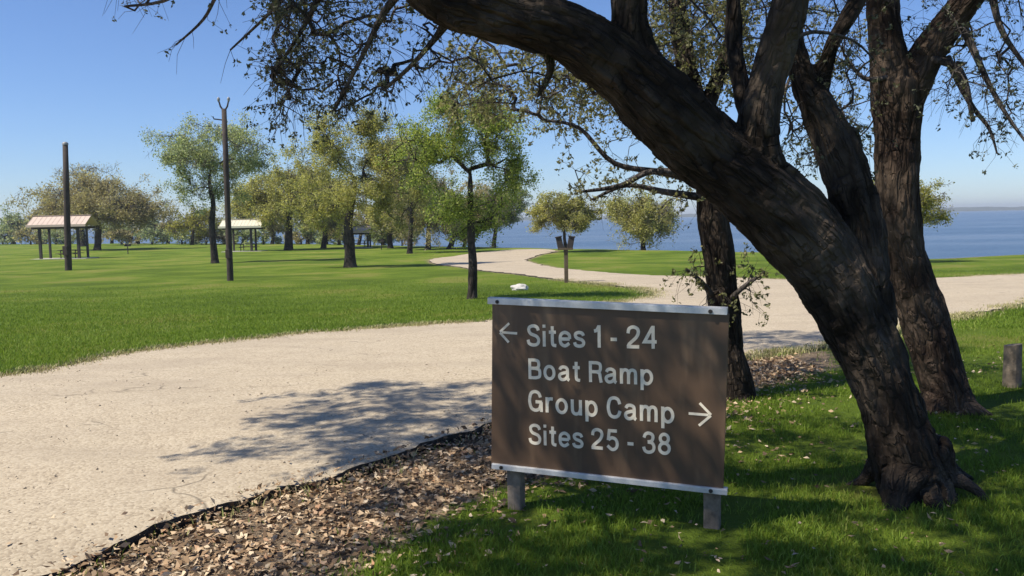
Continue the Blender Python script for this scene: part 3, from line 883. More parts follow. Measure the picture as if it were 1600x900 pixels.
# ------------------------------------------------------------------ the sign
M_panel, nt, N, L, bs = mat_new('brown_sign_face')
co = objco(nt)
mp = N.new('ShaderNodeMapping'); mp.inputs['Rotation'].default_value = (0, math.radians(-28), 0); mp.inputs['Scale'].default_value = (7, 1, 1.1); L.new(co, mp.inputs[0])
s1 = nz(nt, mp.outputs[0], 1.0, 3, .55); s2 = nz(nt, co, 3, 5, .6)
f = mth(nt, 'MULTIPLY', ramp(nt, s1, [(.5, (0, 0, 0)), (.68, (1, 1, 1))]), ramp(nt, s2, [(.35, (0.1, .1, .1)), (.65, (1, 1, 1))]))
pc = mixc(nt, mth(nt, 'MULTIPLY', f, .65), (.105, .063, .039), (.33, .21, .125))  # lighter diagonal streaks: dappled sunlight painted into the face colour
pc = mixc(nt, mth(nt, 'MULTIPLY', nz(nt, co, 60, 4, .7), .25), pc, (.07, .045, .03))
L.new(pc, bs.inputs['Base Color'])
bs.inputs['Roughness'].default_value = .42; bs.inputs['Specular IOR Level'].default_value = .4
M_letter = simple('white_reflective_letters', (.80, .70, .54), .6, var=.2, scale=14)
M_alu = simple('weathered_aluminium', (.62, .61, .60), .45, .35, var=.2, scale=12, bmp=.001)
M_post = simple('grey_weathered_post', (.20, .155, .115), .95, var=.5, scale=14, bmp=.004)
M_bolt = simple('dark_bolt', (.05, .045, .04), .6, .6)

TL, TR = P(763, 474, 4.5), P(1135, 489, 4.10)
BL, BR = P(775, 724, 4.5), P(1135, 766, 4.10)
zt = (TL.z + TR.z) / 2; zb = (BL.z + BR.z) / 2
xl, yl = (TL.x + BL.x) / 2, 4.5
xr, yr = (TR.x + BR.x) / 2, 4.10
Wd = math.hypot(xr - xl, yr - yl); Ht = zt - zb
ang = math.atan2(yr - yl, xr - xl)
print('sign', [tuple(round(c, 3) for c in v) for v in (TL, TR, BL, BR)], Wd, Ht)
sgn = thing('campground_sign', Vector(((xl + xr) / 2, (yl + yr) / 2, 0)), 'brown campground direction sign with white lettering on two grey posts', 'sign', rz=ang)
slope = math.atan2(TR.z - TL.z, Wd)
slope_b = math.atan2(BR.z - BL.z, Wd)
tilt = (slope + slope_b) / 2
RT = Matrix.Rotation(-tilt, 3, 'Y')
def lz(x): return math.tan(tilt) * x
bm = bmesh.new(); box(bm, 0, 0, 0, Wd, .018, Ht, .004, RT); bmesh.ops.translate(bm, vec=(0, 0, (zt + zb) / 2), verts=bm.verts)
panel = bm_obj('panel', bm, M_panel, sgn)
for nm, zz, hh, dd in (('top_rail', zt + .012, .032, .052), ('bottom_rail', zb - .008, .026, .046)):
    bm = bmesh.new(); box(bm, 0, 0, 0, Wd + .012, dd, .006, .002, RT); bmesh.ops.translate(bm, vec=(0, 0, zz + hh / 2), verts=bm.verts)
    vs = box(bm, 0, 0, 0, Wd + .012, .005, hh, .0015, RT); bmesh.ops.translate(bm, vec=(0, -dd / 2, zz), verts=vs)
    vs = box(bm, 0, 0, 0, Wd + .012, .005, hh, .0015, RT); bmesh.ops.translate(bm, vec=(0, dd / 2, zz), verts=vs)
    bm_obj(nm, bm, M_alu, sgn)
def post_bm(x, top, bot):
    bm = bmesh.new()
    n = 10
    prev = None
    for i in range(n + 1):
        z = bot + (top - bot) * i / n
        r = [bm.verts.new((x + sx * .04 + .003 * noise.noise(Vector((z * 7, sx, x))), .062 + sy * .04 + .003 * noise.noise(Vector((z * 7, sy, x + 4))), z)) for sx, sy in ((-1, -.85), (-.85, -1), (.85, -1), (1, -.85), (1, .85), (.85, 1), (-.85, 1), (-1, .85))]
        if prev:
            for j in range(8): bm.faces.new([prev[j], prev[(j + 1) % 8], r[(j + 1) % 8], r[j]])
        prev = r
    bm.faces.new(prev)
    return bm
pxl = -Wd / 2 + .105; pxr = Wd / 2 - .075
for x in (pxl, pxr):
    bm_obj('post', post_bm(x, zt - .03 + lz(x), -.15), M_post, sgn)
for x in (-Wd / 2 + .05, Wd / 2 - .075):
    for z in (zt + .010, zb - .008):
        bm = bmesh.new(); r = bmesh.ops.create_cone(bm, cap_ends=True, segments=10, radius1=.011, radius2=.008, depth=.008)
        bmesh.ops.rotate(bm, cent=(0, 0, 0), matrix=Matrix.Rotation(math.radians(90), 3, 'X'), verts=bm.verts)
        bmesh.ops.translate(bm, vec=(x, -.034 if z > zb + .1 else -.03, z + lz(x)), verts=bm.verts)
        bm_obj('bolt', bm, M_bolt, sgn)

# lettering is laid out on the face; (u0, u1) and the baseline come from fractions of the face
def face_uv(px, py):
    """intersection of the sight line with the sign face, as local x and z"""
    nrm = Vector((math.sin(ang), -math.cos(ang), 0))
    o = Vector(((xl + xr) / 2, (yl + yr) / 2, 0)) + nrm * .011
    r = ray(px, py)
    t = (o - CAM).dot(nrm) / r.dot(nrm)
    p = CAM + r * t - o
    return p.x * math.cos(ang) + p.y * math.sin(ang), p.z
def sm(*p):
    """smooth stroke through the points"""
    v = [Vector(q) for q in p]; out = []
    for i in range(len(v) - 1):
        a, b, c, d = v[max(0, i - 1)], v[i], v[i + 1], v[min(len(v) - 1, i + 2)]
        for j in range(4):
            t = j / 4
            out.append(.5 * ((2 * b) + (c - a) * t + (2 * a - 5 * b + 4 * c - d) * t * t + (3 * b - a - 3 * c + d) * t ** 3))
    return out + [v[-1]]
def ln(*p): return [Vector(q) for q in p]
def el(cx, cy, rx, ry): return [Vector((cx + rx * math.cos(a), cy + ry * math.sin(a))) for a in [2 * math.pi * q / 24 for q in range(25)]]
Ssh = ((.57, .73), (.50, .88), (.31, .94), (.12, .87), (.09, .72), (.18, .58), (.33, .52), (.49, .45), (.58, .30), (.52, .12), (.31, .06), (.10, .13), (.04, .30))
GLYPH = {
    'S': (.62, [sm(*Ssh)]),
    's': (.50, [sm(*[(x * .82, .05 + (y - .06) * .70) for x, y in Ssh])]),
    'i': (.14, [ln((.07, 0), (.07, .71)), ln((.07, .86), (.07, 1.0))]),
    't': (.34, [sm((.17, .93), (.17, .6), (.17, .2), (.21, .08), (.36, .05)), ln((.0, .66), (.35, .66))]),
    'e': (.56, [ln((.06, .36), (.52, .36)) , sm((.52, .36), (.49, .56), (.29, .66), (.10, .57), (.05, .36), (.10, .14), (.29, .05), (.50, .17))]),
    '1': (.34, [ln((.26, 0), (.26, 1)), sm((.02, .74), (.15, .78), (.24, .95))]),
    '-': (.30, [ln((0, .38), (.30, .38))]),
    '2': (.60, [sm((.06, .66), (.11, .86), (.30, .94), (.50, .86), (.54, .68), (.44, .48), (.24, .30), (.10, .17), (.06, .07)), ln((.0, .07), (.58, .07))]),
    '4': (.62, [ln((.44, .95), (.06, .30), (.62, .30)), ln((.46, 0), (.46, 1))]),
    'B': (.62, [ln((.07, 0), (.07, 1)), [Vector((.07, .93))] + sm((.34, .93), (.50, .88), (.54, .73), (.50, .58), (.34, .53)) + [Vector((.07, .53))], [Vector((.07, .525))] + sm((.36, .525), (.55, .47), (.59, .30), (.55, .13), (.36, .07)) + [Vector((.07, .07))]]),
    'o': (.58, [el(.29, .355, .235, .30)]),
    'a': (.56, [sm((.07, .52), (.14, .63), (.29, .66), (.43, .60), (.46, .46), (.46, .2), (.48, .08), (.55, .03)), sm((.46, .41), (.26, .37), (.08, .29), (.06, .15), (.17, .05), (.34, .08), (.46, .22))]),
    'R': (.62, [ln((.07, 0), (.07, 1)), [Vector((.07, .93))] + sm((.36, .93), (.53, .88), (.57, .72), (.53, .55), (.36, .50)) + [Vector((.07, .50))], sm((.38, .50), (.52, .43), (.55, .25), (.60, .0))]),
    'm': (.82, [ln((.07, 0), (.07, .72)), sm((.07, .42), (.13, .60), (.26, .66), (.38, .60), (.41, .45), (.41, .2), (.41, 0)), sm((.41, .42), (.47, .60), (.60, .66), (.72, .60), (.75, .45), (.75, .2), (.75, 0))]),
    'p': (.58, [ln((.07, -.25), (.07, .72)), el(.30, .355, .225, .30)]),
    'G': (.70, [sm((.61, .68), (.53, .87), (.34, .94), (.14, .84), (.06, .50), (.14, .16), (.34, .06), (.54, .14), (.62, .34), (.62, .46)), ln((.36, .46), (.69, .46)), ln((.65, .46), (.65, .0))]),
    'r': (.34, [ln((.07, 0), (.07, .72)), sm((.07, .38), (.12, .58), (.22, .65), (.36, .65))]),
    'u': (.54, [sm((.07, .71), (.07, .45), (.08, .2), (.14, .08), (.26, .05), (.41, .12), (.47, .30)), ln((.47, .71), (.47, 0))]),
    'C': (.66, [sm((.61, .67), (.53, .87), (.34, .94), (.14, .84), (.06, .50), (.14, .16), (.34, .06), (.53, .14), (.62, .36))]),
    '5': (.60, [ln((.54, .93), (.15, .93), (.09, .48)), sm((.10, .50), (.28, .60), (.48, .53), (.55, .32), (.48, .12), (.28, .05), (.05, .22))]),
    '3': (.60, [sm((.06, .72), (.13, .88), (.29, .94), (.47, .87), (.50, .72), (.42, .57), (.24, .53)), sm((.24, .525), (.46, .49), (.55, .31), (.48, .12), (.28, .05), (.10, .12), (.04, .29))]),
    '8': (.60, [el(.29, .735, .20, .20), el(.29, .29, .24, .235)]),
}
def word(txt, x0, x1, ybase0, ytop0, ybase1):
    """txt spans x0..x1 with the baseline at ybase0 (left) and ybase1 (right); every character is a piece of its own"""
    ax, az = face_uv(x0, ybase0); bx, bz = face_uv(x1, ybase1); _, tz = face_uv(x0, ytop0)
    adv = []; x = 0
    for ch in txt:
        if ch == ' ': x += .30; continue
        adv.append((ch, x)); x += GLYPH[ch][0] + .17
    total = adv[-1][1] + GLYPH[adv[-1][0]][0]
    sx = (bx - ax) / total; sz = (tz - az); sl_ = (bz - az) / (bx - ax)
    hw = .075
    for ch, x in adv:
        bm = bmesh.new()
        for si, st_ in enumerate(GLYPH[ch][1]):
            n = len(st_); rows = []
            closed = (st_[0] - st_[-1]).length < 1e-4
            for i, p in enumerate(st_):
                a = st_[i - 1] if i else (st_[-2] if closed else st_[0]); b = st_[i + 1] if i < n - 1 else (st_[1] if closed else st_[-1])
                d1 = (p - a); d2 = (b - p)
                d1 = d1.normalized() if d1.length > 1e-6 else d2.normalized()
                d2 = d2.normalized() if d2.length > 1e-6 else d1
                t_ = (d1 + d2).normalized(); nn = Vector((-t_.y, t_.x)) * hw / max(.5, t_.dot(d1))
                rows.append((p + nn, p - nn))
            yb = -.0092; yf = -.0108 - .0003 * si
            V_ = []
            for l_, r_ in rows:
                q = []
                for c_, y_ in ((l_, yb), (r_, yb), (r_, yf), (l_, yf)):
                    lx = ax + (x + c_.x) * sx
                    q.append(bm.verts.new((lx, y_, az + c_.y * sz + (lx - ax) * sl_)))
                V_.append(q)
            for i in range(n - 1):
                for k in range(4):
                    bm.faces.new([V_[i][k], V_[i][(k + 1) % 4], V_[i + 1][(k + 1) % 4], V_[i + 1][k]])
            bm.faces.new(V_[0]); bm.faces.new(list(reversed(V_[-1])))
        bm_obj('letter', bm, M_letter, sgn)
word('Sites 1 - 24', 824, 1026, 541, 507, 545)
word('Boat Ramp', 826, 1020, 592, 560, 602)
word('Group Camp', 826, 1053, 642, 609, 662)
word('Sites 25 - 38', 827, 1048, 694, 662, 711)
def arrow(xa, ya, xb, yb, hs):
    """arrow from (xa,ya) to its head at (xb,yb)"""
    a = Vector(face_uv(xa, ya)); b = Vector(face_uv(xb, yb))
    d = (b - a).normalized(); n = Vector((-d.y, d.x)); w = .0065
    bm = bmesh.new()
    def bar(p, q):
        dd = (q - p).normalized(); nn = Vector((-dd.y, dd.x)) * w
        vs = [bm.verts.new((c.x, yy, c.y)) for yy in (-.0095, -.011) for c in (p - nn, q - nn, q + nn, p + nn)]
        for f in ((0, 1, 2, 3), (4, 7, 6, 5), (0, 4, 5, 1), (1, 5, 6, 2), (2, 6, 7, 3), (3, 7, 4, 0)): bm.faces.new([vs[i] for i in f])
    bar(a, b - d * .012)
    h = hs
    bar(b - d * h + n * h, b + n * .002); 
    p = b - d * h - n * h
    bar(p, b - n * .002 - d * .001)
    for v in bm.verts: pass
    return bm_obj('arrow', bm, M_letter, sgn)
arrow(808, 521, 781, 519, .052)
arrow(1076, 646, 1111, 649, .058)

# ------------------------------------------------------------------ stub post at the right edge
M_stub = simple('old_wood_stub', (.16, .125, .09), .95, var=.5, scale=10, bmp=.01)
sb = G(1581, 604)
st = thing('wooden_post', sb, 'short thick wooden stub post in the grass at the right edge', 'post')
hS = (604 - 537) / FPX * sb.y; rS = 12.5 / FPX * sb.y
bm = bmesh.new(); prev = None
for i in range(9):
    z = -.05 + (hS + .05) * i / 8
    rr = rS * (1.08 - .08 * i / 8)
    r = [bm.verts.new((math.cos(a) * rr * (1 + .06 * noise.noise(Vector((math.cos(a) * 3, math.sin(a) * 3, z * 4)))) , math.sin(a) * rr * (1 + .06 * noise.noise(Vector((math.cos(a) * 3, math.sin(a) * 3, z * 4 + 7)))), z + (0 if i < 8 else .012 * math.cos(a * 1 + .6)))) for a in [2 * math.pi * q / 18 for q in range(18)]]
    if prev:
        for j in range(18): bm.faces.new([prev[j], prev[(j + 1) % 18], r[(j + 1) % 18], r[j]])
    prev = r
bm.faces.new(prev)
bm_obj('shaft', bm, M_stub, st, smooth=False)

# ------------------------------------------------------------------ poles
M_pole = simple('creosoted_pole', (.05, .035, .028), .85, var=.4, scale=3, bmp=.01)
M_cer = simple('grey_insulator', (.30, .29, .28), .4, var=.1)
M_wirebox = simple('grey_metal_box', (.35, .35, .34), .5, .3)
def pole(px0, py0, px1, py1, wpx, label, forked):
    a = G(px0, py0); d = a.y; top = P(px1, py1, d)
    t = thing('wooden_pole', a, label, 'pole')
    r = wpx / 2 / FPX * d
    pts = [(a - Vector((0, 0, .1)), r * 1.1), (a.lerp(top, .33), r), (a.lerp(top, .66), r * .92), (top, r * .82), (top + Vector((0, 0, .01)), r * .05)]
    V, F = tubes([pts], 14); mesh_np('shaft', V, F, M_pole, t, smooth=True)
    if forked:
        for s in (-1, 1):
            p0 = top - Vector((0, 0, .12)); p1 = top + Vector((s * .14, 0, .10)); p2 = top + Vector((s * .20, 0, .34))
            V, F = tubes([[(p0, r * .32), (p1, r * .3), (p2, r * .26)]], 8); o = mesh_np('bracket', V, F, M_pole, t, smooth=True)
            V, F = tubes([[(p2 - Vector((0, 0, .06)), r * .3), (p2, r * .5), (p2 + Vector((0, 0, .06)), r * .55), (p2 + Vector((0, 0, .12)), r * .2)]], 8)
            mesh_np('insulator', V, F, M_cer, t, smooth=True)
        p0 = top - Vector((0, 0, .45)); V, F = tubes([[(p0, r * .25), (p0 + Vector((-.42, 0, .06)), r * .22), (p0 + Vector((-.46, 0, .16)), r * .22)]], 8); mesh_np('bracket', V, F, M_pole, t, smooth=True)
    else:
        V, F = tubes([[(top + Vector((0, 0, -.02)), r * .9), (top + Vector((0, 0, .08)), r * .95), (top + Vector((0, 0, .16)), r * .5), (top + Vector((0, 0, .17)), r * .02)]], 12)
        mesh_np('cap', V, F, M_cer, t, smooth=True)
    bm = bmesh.new(); q = a.lerp(top, .16) - a; box(bm, q.x, q.y - r * 1.5, q.z, r * 1.4, r * 1.2, r * 3.0, .01); bm_obj('meter_box', bm, M_pole, t)
    return t
pole(107, 422, 102, 226, 9.5, 'shorter dark wooden pole in front of the leftmost shelter', False)
pole(360, 440, 350, 170, 9.0, 'taller dark wooden pole with forked top in front of the second shelter', True)

# ------------------------------------------------------------------ picnic shelters and tables
M_roof = simple('pale_metal_roof', (.56, .43, .34), .6, .0, var=.08, scale=1.5)
M_roof2 = simple('cream_metal_roof', (.66, .60, .46), .6, .0, var=.08, scale=1.5)
M_dark = simple('dark_brown_steel', (.045, .035, .03), .7, var=.3)
M_conc = simple('concrete_pad', (.42, .39, .34), .9, var=.15, scale=2, bmp=.004)
M_wood = simple('picnic_table_wood', (.13, .095, .07), .85, var=.3, scale=4)
def shelter(x0, x1, ytop, ybot, ybase, label, roofm, posts):
    a = G((x0 + x1) / 2, ybase); d = a.y; k = d / FPX
    W = (x1 - x0) * k; zt_ = P((x0 + x1) / 2, ytop, d).z - a.z; zb_ = P((x0 + x1) / 2, ybot, d).z - a.z
    t = thing('picnic_shelter', a, label, 'shelter', 'picnic shelters on the lawn')
    D = 2.6
    # low gable of separate sheets: the front slope faces the lawn
    n = 6
    hf = D / 2
    slope_ang = math.atan2(zt_ - zb_, hf); Ls = hf / math.cos(slope_ang)
    for side in (-1, 1):
        for i in range(n):
            bm = bmesh.new()
            cx_ = -W / 2 + W * (i + .5) / n
            box(bm, cx_, 0, 0, W / n - .006, Ls, .04, .004)
            for s in (-.5, 0): box(bm, cx_ + s * (W / n - .06), 0, .028, .025, Ls, .02)
            bmesh.ops.rotate(bm, cent=(0, 0, 0), matrix=Matrix.Rotation(-side * slope_ang, 3, 'X'), verts=bm.verts)
            bmesh.ops.translate(bm, vec=(0, side * hf / 2, (zt_ + zb_) / 2), verts=bm.verts)
            bm_obj('roof_sheet', bm, roofm, t)
    bm = bmesh.new(); box(bm, 0, 0, zt_ + .035, W + .04, .3, .04, .01); bm_obj('ridge_cap', bm, roofm, t)
    bm = bmesh.new(); box(bm, 0, -D / 2 - .03, zb_ - .03, W + .1, .05, .22, .01); bm_obj('fascia', bm, roofm, t)
    for yy_, zz_ in ((-D / 2 + .5, zb_ - .10), (D / 2 - .5, zb_ - .105)):
        bm = bmesh.new(); box(bm, 0, yy_, zz_ - .12, W - .3, .12, .2, .01); bm_obj('beam', bm, M_dark, t)
        for px_ in posts:
            x = (px_ - (x0 + x1) / 2) * k
            bm = bmesh.new(); box(bm, x, yy_ + .003, (zz_ - .22 - .1) / 2, .22 if yy_ < 0 else .16, .2, zz_ - .22 + .1, .015); bm_obj('post', bm, M_dark, t)
    bm = bmesh.new(); box(bm, 0, 0, -.02, W * .95, D * .95, .14, .02); bm_obj('concrete_slab', bm, M_conc, t)
    return t, a, W
def picnic_table(loc, rz, label):
    t = thing('picnic_table', loc, label, 'picnic table', 'picnic tables under the shelters', rz)
    for i in range(5):
        bm = bmesh.new(); box(bm, 0, -.3 + .15 * i, .75, 1.9, .135, .045, .006); bm_obj('table_board', bm, M_wood, t)
    for s in (-1, 1):
        for j in (0, 1):
            bm = bmesh.new(); box(bm, 0, s * (.62 + .15 * j), .45, 1.9, .135, .045, .006); bm_obj('bench_board', bm, M_wood, t)
    for x in (-.65, .65):
        bm = bmesh.new()
        box(bm, x, 0, .40, .07, 1.5, .07); 
        for s in (-1, 1): box(bm, x + .004, s * .38, .36, .06, .08, .78, 0, Matrix.Rotation(0, 3, 'X'))
        box(bm, x, 0, .70, .06, .72, .06)
        bm_obj('leg_frame', bm, M_dark, t)
    return t
s1_, a1_, w1_ = shelter(57, 147, 337, 352, 404, 'leftmost picnic shelter with a pinkish roof, behind the shorter pole', M_roof, (72, 131))
picnic_table(a1_ + Vector((.4, .1, .051)), .1, 'dark picnic table under the leftmost shelter')
s2_, a2_, w2_ = shelter(350, 415, 343, 354, 393, 'picnic shelter with a cream roof right of the taller pole', M_roof2, (362, 397))
picnic_table(a2_ + Vector((.3, .2, .051)), -.1, 'dark picnic table under the cream roofed shelter')
s3_, a3_, w3_ = shelter(536, 582, 353, 362, 387, 'far picnic shelter half hidden behind the stout lawn tree', M_roof, (541, 577))
picnic_table(a3_ + Vector((.1, .2, .051)), .3, 'dark picnic table under the far shelter behind the stout tree')

pb = G(885, 441); kq = pb.y / FPX
t = thing('box_post', pb, 'thin brown post carrying two small dark boxes, on the lawn beside the road', 'post')
M_thin = simple('brown_thin_post', (.12, .085, .05), .8, var=.3)
bm = bmesh.new(); box(bm, 0, 0, 26 * kq, 6 * kq, 6 * kq, 56 * kq, .01); bm_obj('shaft', bm, M_thin, t)
bm = bmesh.new(); box(bm, -1 * kq, -4.2 * kq, 53 * kq, 24 * kq, 2 * kq, 3 * kq, .005); bm_obj('crossbar', bm, M_thin, t)
for sx_ in (-1, 1):
    bm = bmesh.new(); box(bm, 0, 0, 0, 9 * kq, 9 * kq, 20 * kq, .02)
    vs = box(bm, 0, -.5 * kq, 10.5 * kq, 11 * kq, 11 * kq, 1.6 * kq, .006)
    bmesh.ops.rotate(bm, cent=(0, 0, -10 * kq), matrix=Matrix.Rotation(sx_ * math.radians(11), 3, 'Y'), verts=bm.verts)
    bmesh.ops.translate(bm, vec=((-1 + sx_ * 6.5) * kq, 0, 62 * kq), verts=bm.verts)
    bm_obj('utility_box', bm, M_dark, t)

def grill(px, py, label):
    a = G(px, py); t = thing('pedestal_grill', a, label, 'grill')
    bm = bmesh.new(); bmesh.ops.create_cone(bm, cap_ends=True, segments=10, radius1=.05, radius2=.05, depth=.8); bmesh.ops.translate(bm, vec=(0, 0, .4), verts=bm.verts); bm_obj('pedestal', bm, M_dark, t)
    bm = bmesh.new(); box(bm, 0, 0, .83, .5, .4, .03); box(bm, -.25, 0, .93, .02, .4, .2); box(bm, .25, 0, .93, .02, .4, .2); box(bm, 0, .2, .93, .5, .02, .2)
    bm_obj('firebox', bm, M_dark, t)
    bm = bmesh.new()
    for i in range(7): box(bm, 0, -.16 + .05 * i, .98, .47, .012, .012)
    bm_obj('grate', bm, M_dark, t)
grill(200, 397, 'small dark pedestal grill on the lawn right of the leftmost shelter')
grill(596, 390, 'small dark pedestal grill on the lawn right of the far shelter')

# pale rock by the shade on the lawn
M_rock = simple('pale_limestone', (.55, .52, .47), .9, var=.2, scale=6, bmp=.02)
rk = G(812, 452); t = thing('limestone_rock', rk, 'small pale rock on the lawn just right of the young dark green tree', 'rock')
bm = bmesh.new(); bmesh.ops.create_icosphere(bm, subdivisions=3, radius=1)
for v in bm.verts:
    n_ = noise.noise(v.co * 1.7 + Vector((3, 1, 0)))
    v.co = Vector((v.co.x * .27, v.co.y * .18, v.co.z * .13)) * (1 + .35 * n_); v.co.z += .06
bm_obj('stone', bm, M_rock, t)

# ------------------------------------------------------------------ ground cover
def pts_in(polygon, n, box_):
    X = RNG.uniform(box_[0], box_[1], n); Y = RNG.uniform(box_[2], box_[3], n)
    d, i = dist_to_ring(X, Y, polygon)
    return X, Y, d, i
# leaf litter
M_litter, nt, N, L, bs = mat_new('dry_leaves')
gI = N.new('ShaderNodeNewGeometry')
L.new(ramp(nt, gI.outputs['Random Per Island'], [(0, (.11, .065, .035)), (.35, (.28, .175, .09)), (.65, (.47, .325, .19)), (.88, (.66, .52, .35)), (1, (.42, .22, .11))]), bs.inputs['Base Color'])
bs.inputs['Roughness'].default_value = .8
X, Y, d, i = pts_in(lit_np, 125000, (-3.2, 3.2, 2.4, 9.5))
dr_, ir_ = dist_to_ring(X, Y, ring_np[::2])
lp = np.array([noise.noise(Vector((a * 2.5, b * 2.5, 3))) + .5 * noise.noise(Vector((a * 8, b * 8, 3))) for a, b in zip(X, Y)])
keep = ((i & (RNG.random(len(X)) < np.clip(.85 + lp * .9, .4, 1))) | (RNG.random(len(X)) < np.exp(-d * 4) * .5)) & ((~ir_) | (dr_ < .035))
X, Y = X[keep], Y[keep]
Z = np.array([G_z(a, b) + (lip(a, b) if q else 0) + .03 * max(0, 1 - e / .07) * (not q) for a, b, q, e in zip(X, Y, ir_[keep], dr_[keep])]) + RNG.uniform(.002, .022, len(X))
V, F = leaf_cards(np.stack([X, Y, Z], 1), 1, 0, .034, flat=.7, var=.85, aspect=.5)
o = mesh_np('leaf_litter', V, F, M_litter); tag(o, 'brown dry leaf litter along the broken road edge left of the sign', 'leaf litter', kind='stuff')
# a few leaves blown over grass and road
X = RNG.uniform(-5, 6, 5000); Y = RNG.uniform(2.5, 10, 5000)
pk = np.array([noise.noise(Vector((a * .9, b * .9, 12))) for a, b in zip(X, Y)]) + RNG.normal(0, .15, 5000) > .08
X, Y = X[pk], Y[pk]
dr_, ir_ = dist_to_ring(X, Y, ring_np[::2])
keep = (~ir_) | ((dr_ < .9) & (RNG.random(len(X)) < np.exp(-dr_ * 4)) )
X, Y, ir_ = X[keep], Y[keep], ir_[keep]
Z = np.array([G_z(a, b) + (lip(a, b) + .006 if q else .025) for a, b, q in zip(X, Y, ir_)]) + RNG.uniform(0, .012, len(X))
V, F = leaf_cards(np.stack([X, Y, Z], 1), 1, 0, .032, flat=.8, var=.5)
o = mesh_np('scattered_leaves', V, F, M_litter); tag(o, 'dry leaves scattered over the shaded grass and the road edge', 'leaves', kind='stuff')

# loose gravel
M_peb = simple('loose_stones', (.44, .36, .26), .9, var=.4, scale=25)
X = RNG.uniform(-6, 2, 26000); Y = RNG.uniform(3, 9.5, 26000)
dr_, ir_ = dist_to_ring(X, Y, ring_np[::2])
keep = (ir_ & (dr_ > .04) & (RNG.random(len(X)) < .05 + .3 * np.exp(-dr_ * 4))) | ((~ir_) & (dr_ < .25) & (RNG.random(len(X)) < .5))
X, Y, ir_ = X[keep], Y[keep], ir_[keep]
n = len(X)
Z = np.array([G_z(a, b) + (lip(a, b) if q else 0) for a, b, q in zip(X, Y, ir_)])
s = (RNG.gamma(2.2, .0018, n) + .0025)[:, None, None]
octa = np.array([(1, 0, 0), (0, 1, 0), (-1, 0, 0), (0, -1, 0), (0, 0, .8), (0, 0, -.5)], dtype=float)
th = RNG.uniform(0, 6.28, n); c_, s_ = np.cos(th), np.sin(th)
oc = octa[None] * (1 + RNG.uniform(-.35, .35, (n, 6, 3)))
R_ = np.stack([oc[..., 0] * c_[:, None] - oc[..., 1] * s_[:, None], oc[..., 0] * s_[:, None] + oc[..., 1] * c_[:, None], oc[..., 2]], -1)
V = (np.stack([X, Y, Z + .002], 1)[:, None, :] + R_ * s).reshape(-1, 3)
tf = np.array([(0, 1, 4), (1, 2, 4), (2, 3, 4), (3, 0, 4), (1, 0, 5), (2, 1, 5), (3, 2, 5), (0, 3, 5)])
F = (tf[None] + (np.arange(n) * 6)[:, None, None]).reshape(-1, 3)
o = mesh_np('loose_gravel', V, F, M_peb); tag(o, 'loose tan gravel stones scattered on the road and its edge', 'gravel', kind='stuff')

# grass blades
M_grass, nt, N, L, bs = mat_new('grass_blade')
gI = N.new('ShaderNodeNewGeometry')
gp = mth(nt, 'ADD', mth(nt, 'MULTIPLY', nz(nt, objco(nt), .25, 4, .6), .8), mth(nt, 'MULTIPLY', nz(nt, objco(nt), 1.5, 3, .6), .45))
gp = mth(nt, 'ADD', mth(nt, 'MULTIPLY', mth(nt, 'SUBTRACT', gp, .62), 2.0), .55)
ff_ = mth(nt, 'ADD', mth(nt, 'MULTIPLY', gI.outputs['Random Per Island'], .45), mth(nt, 'MULTIPLY', gp, .52), clamp=True)
gcol = ramp(nt, ff_, [(.15, (.10, .15, .014)), (.45, (.175, .265, .025)), (.7, (.245, .34, .04)), (.93, (.42, .40, .12))])
L.new(gcol, bs.inputs['Base Color']); bs.inputs['Roughness'].default_value = .6; bs.inputs['Specular IOR Level'].default_value = .25
tr = N.new('ShaderNodeBsdfTranslucent'); L.new(gcol, tr.inputs[0])
mx = N.new('ShaderNodeMixShader'); mx.inputs[0].default_value = .45
L.new(bs.outputs[0], mx.inputs[1]); L.new(tr.outputs[0], mx.inputs[2]); L.new(mx.outputs[0], N['Material Output'].inputs[0])
def blades(X, Y, h, w, lift=0.0):
    n = len(X)
    Z = np.array([G_z(a, b) for a, b in zip(X, Y)]) + lift
    th = RNG.uniform(0, 2 * np.pi, n); hh = h * RNG.uniform(.45, 1.35, n); ww = w * RNG.uniform(.7, 1.3, n)
    dx, dy = np.cos(th), np.sin(th)
    ph = RNG.uniform(0, 2 * np.pi, n); ln = hh * RNG.uniform(.2, .9, n)
    lx, ly = np.cos(ph) * ln, np.sin(ph) * ln
    b = np.stack([X, Y, Z - .005], 1)
    v0 = b + np.stack([-dx * ww, -dy * ww, 0 * X], 1); v1 = b + np.stack([dx * ww, dy * ww, 0 * X], 1)
    m = b + np.stack([lx * .35, ly * .35, hh * .6], 1)
    v2 = m + np.stack([dx * ww * .8, dy * ww * .8, 0 * X], 1); v3 = m - np.stack([dx * ww * .8, dy * ww * .8, 0 * X], 1)
    tpt = b + np.stack([lx, ly, hh * .95], 1)
    V = np.stack([v0, v1, v2, v3, tpt, tpt + np.stack([dx * .0005, dy * .0005, 0 * X], 1)], 1).reshape(-1, 3)
    base = (np.arange(n) * 6)[:, None]
    F = np.concatenate([base + np.array([[0, 1, 2, 3]]), base + np.array([[3, 2, 5, 4]])], 0)
    return V, F
n = 330000
Y = 2.6 + (RNG.random(n) ** 1.25) * 9.4
X = RNG.uniform(-2.2, 1, n) * 0 + RNG.uniform(-.45, .72, n) * (Y + 1.2)
dl_, il_ = dist_to_ring(X, Y, lit_np); dr_, ir_ = dist_to_ring(X, Y, ring_np[::2])
patch = np.array([noise.noise(Vector((a * 1.7, b * 1.7, 2))) + .5 * noise.noise(Vector((a * 6, b * 6, 2))) for a, b in zip(X, Y)])
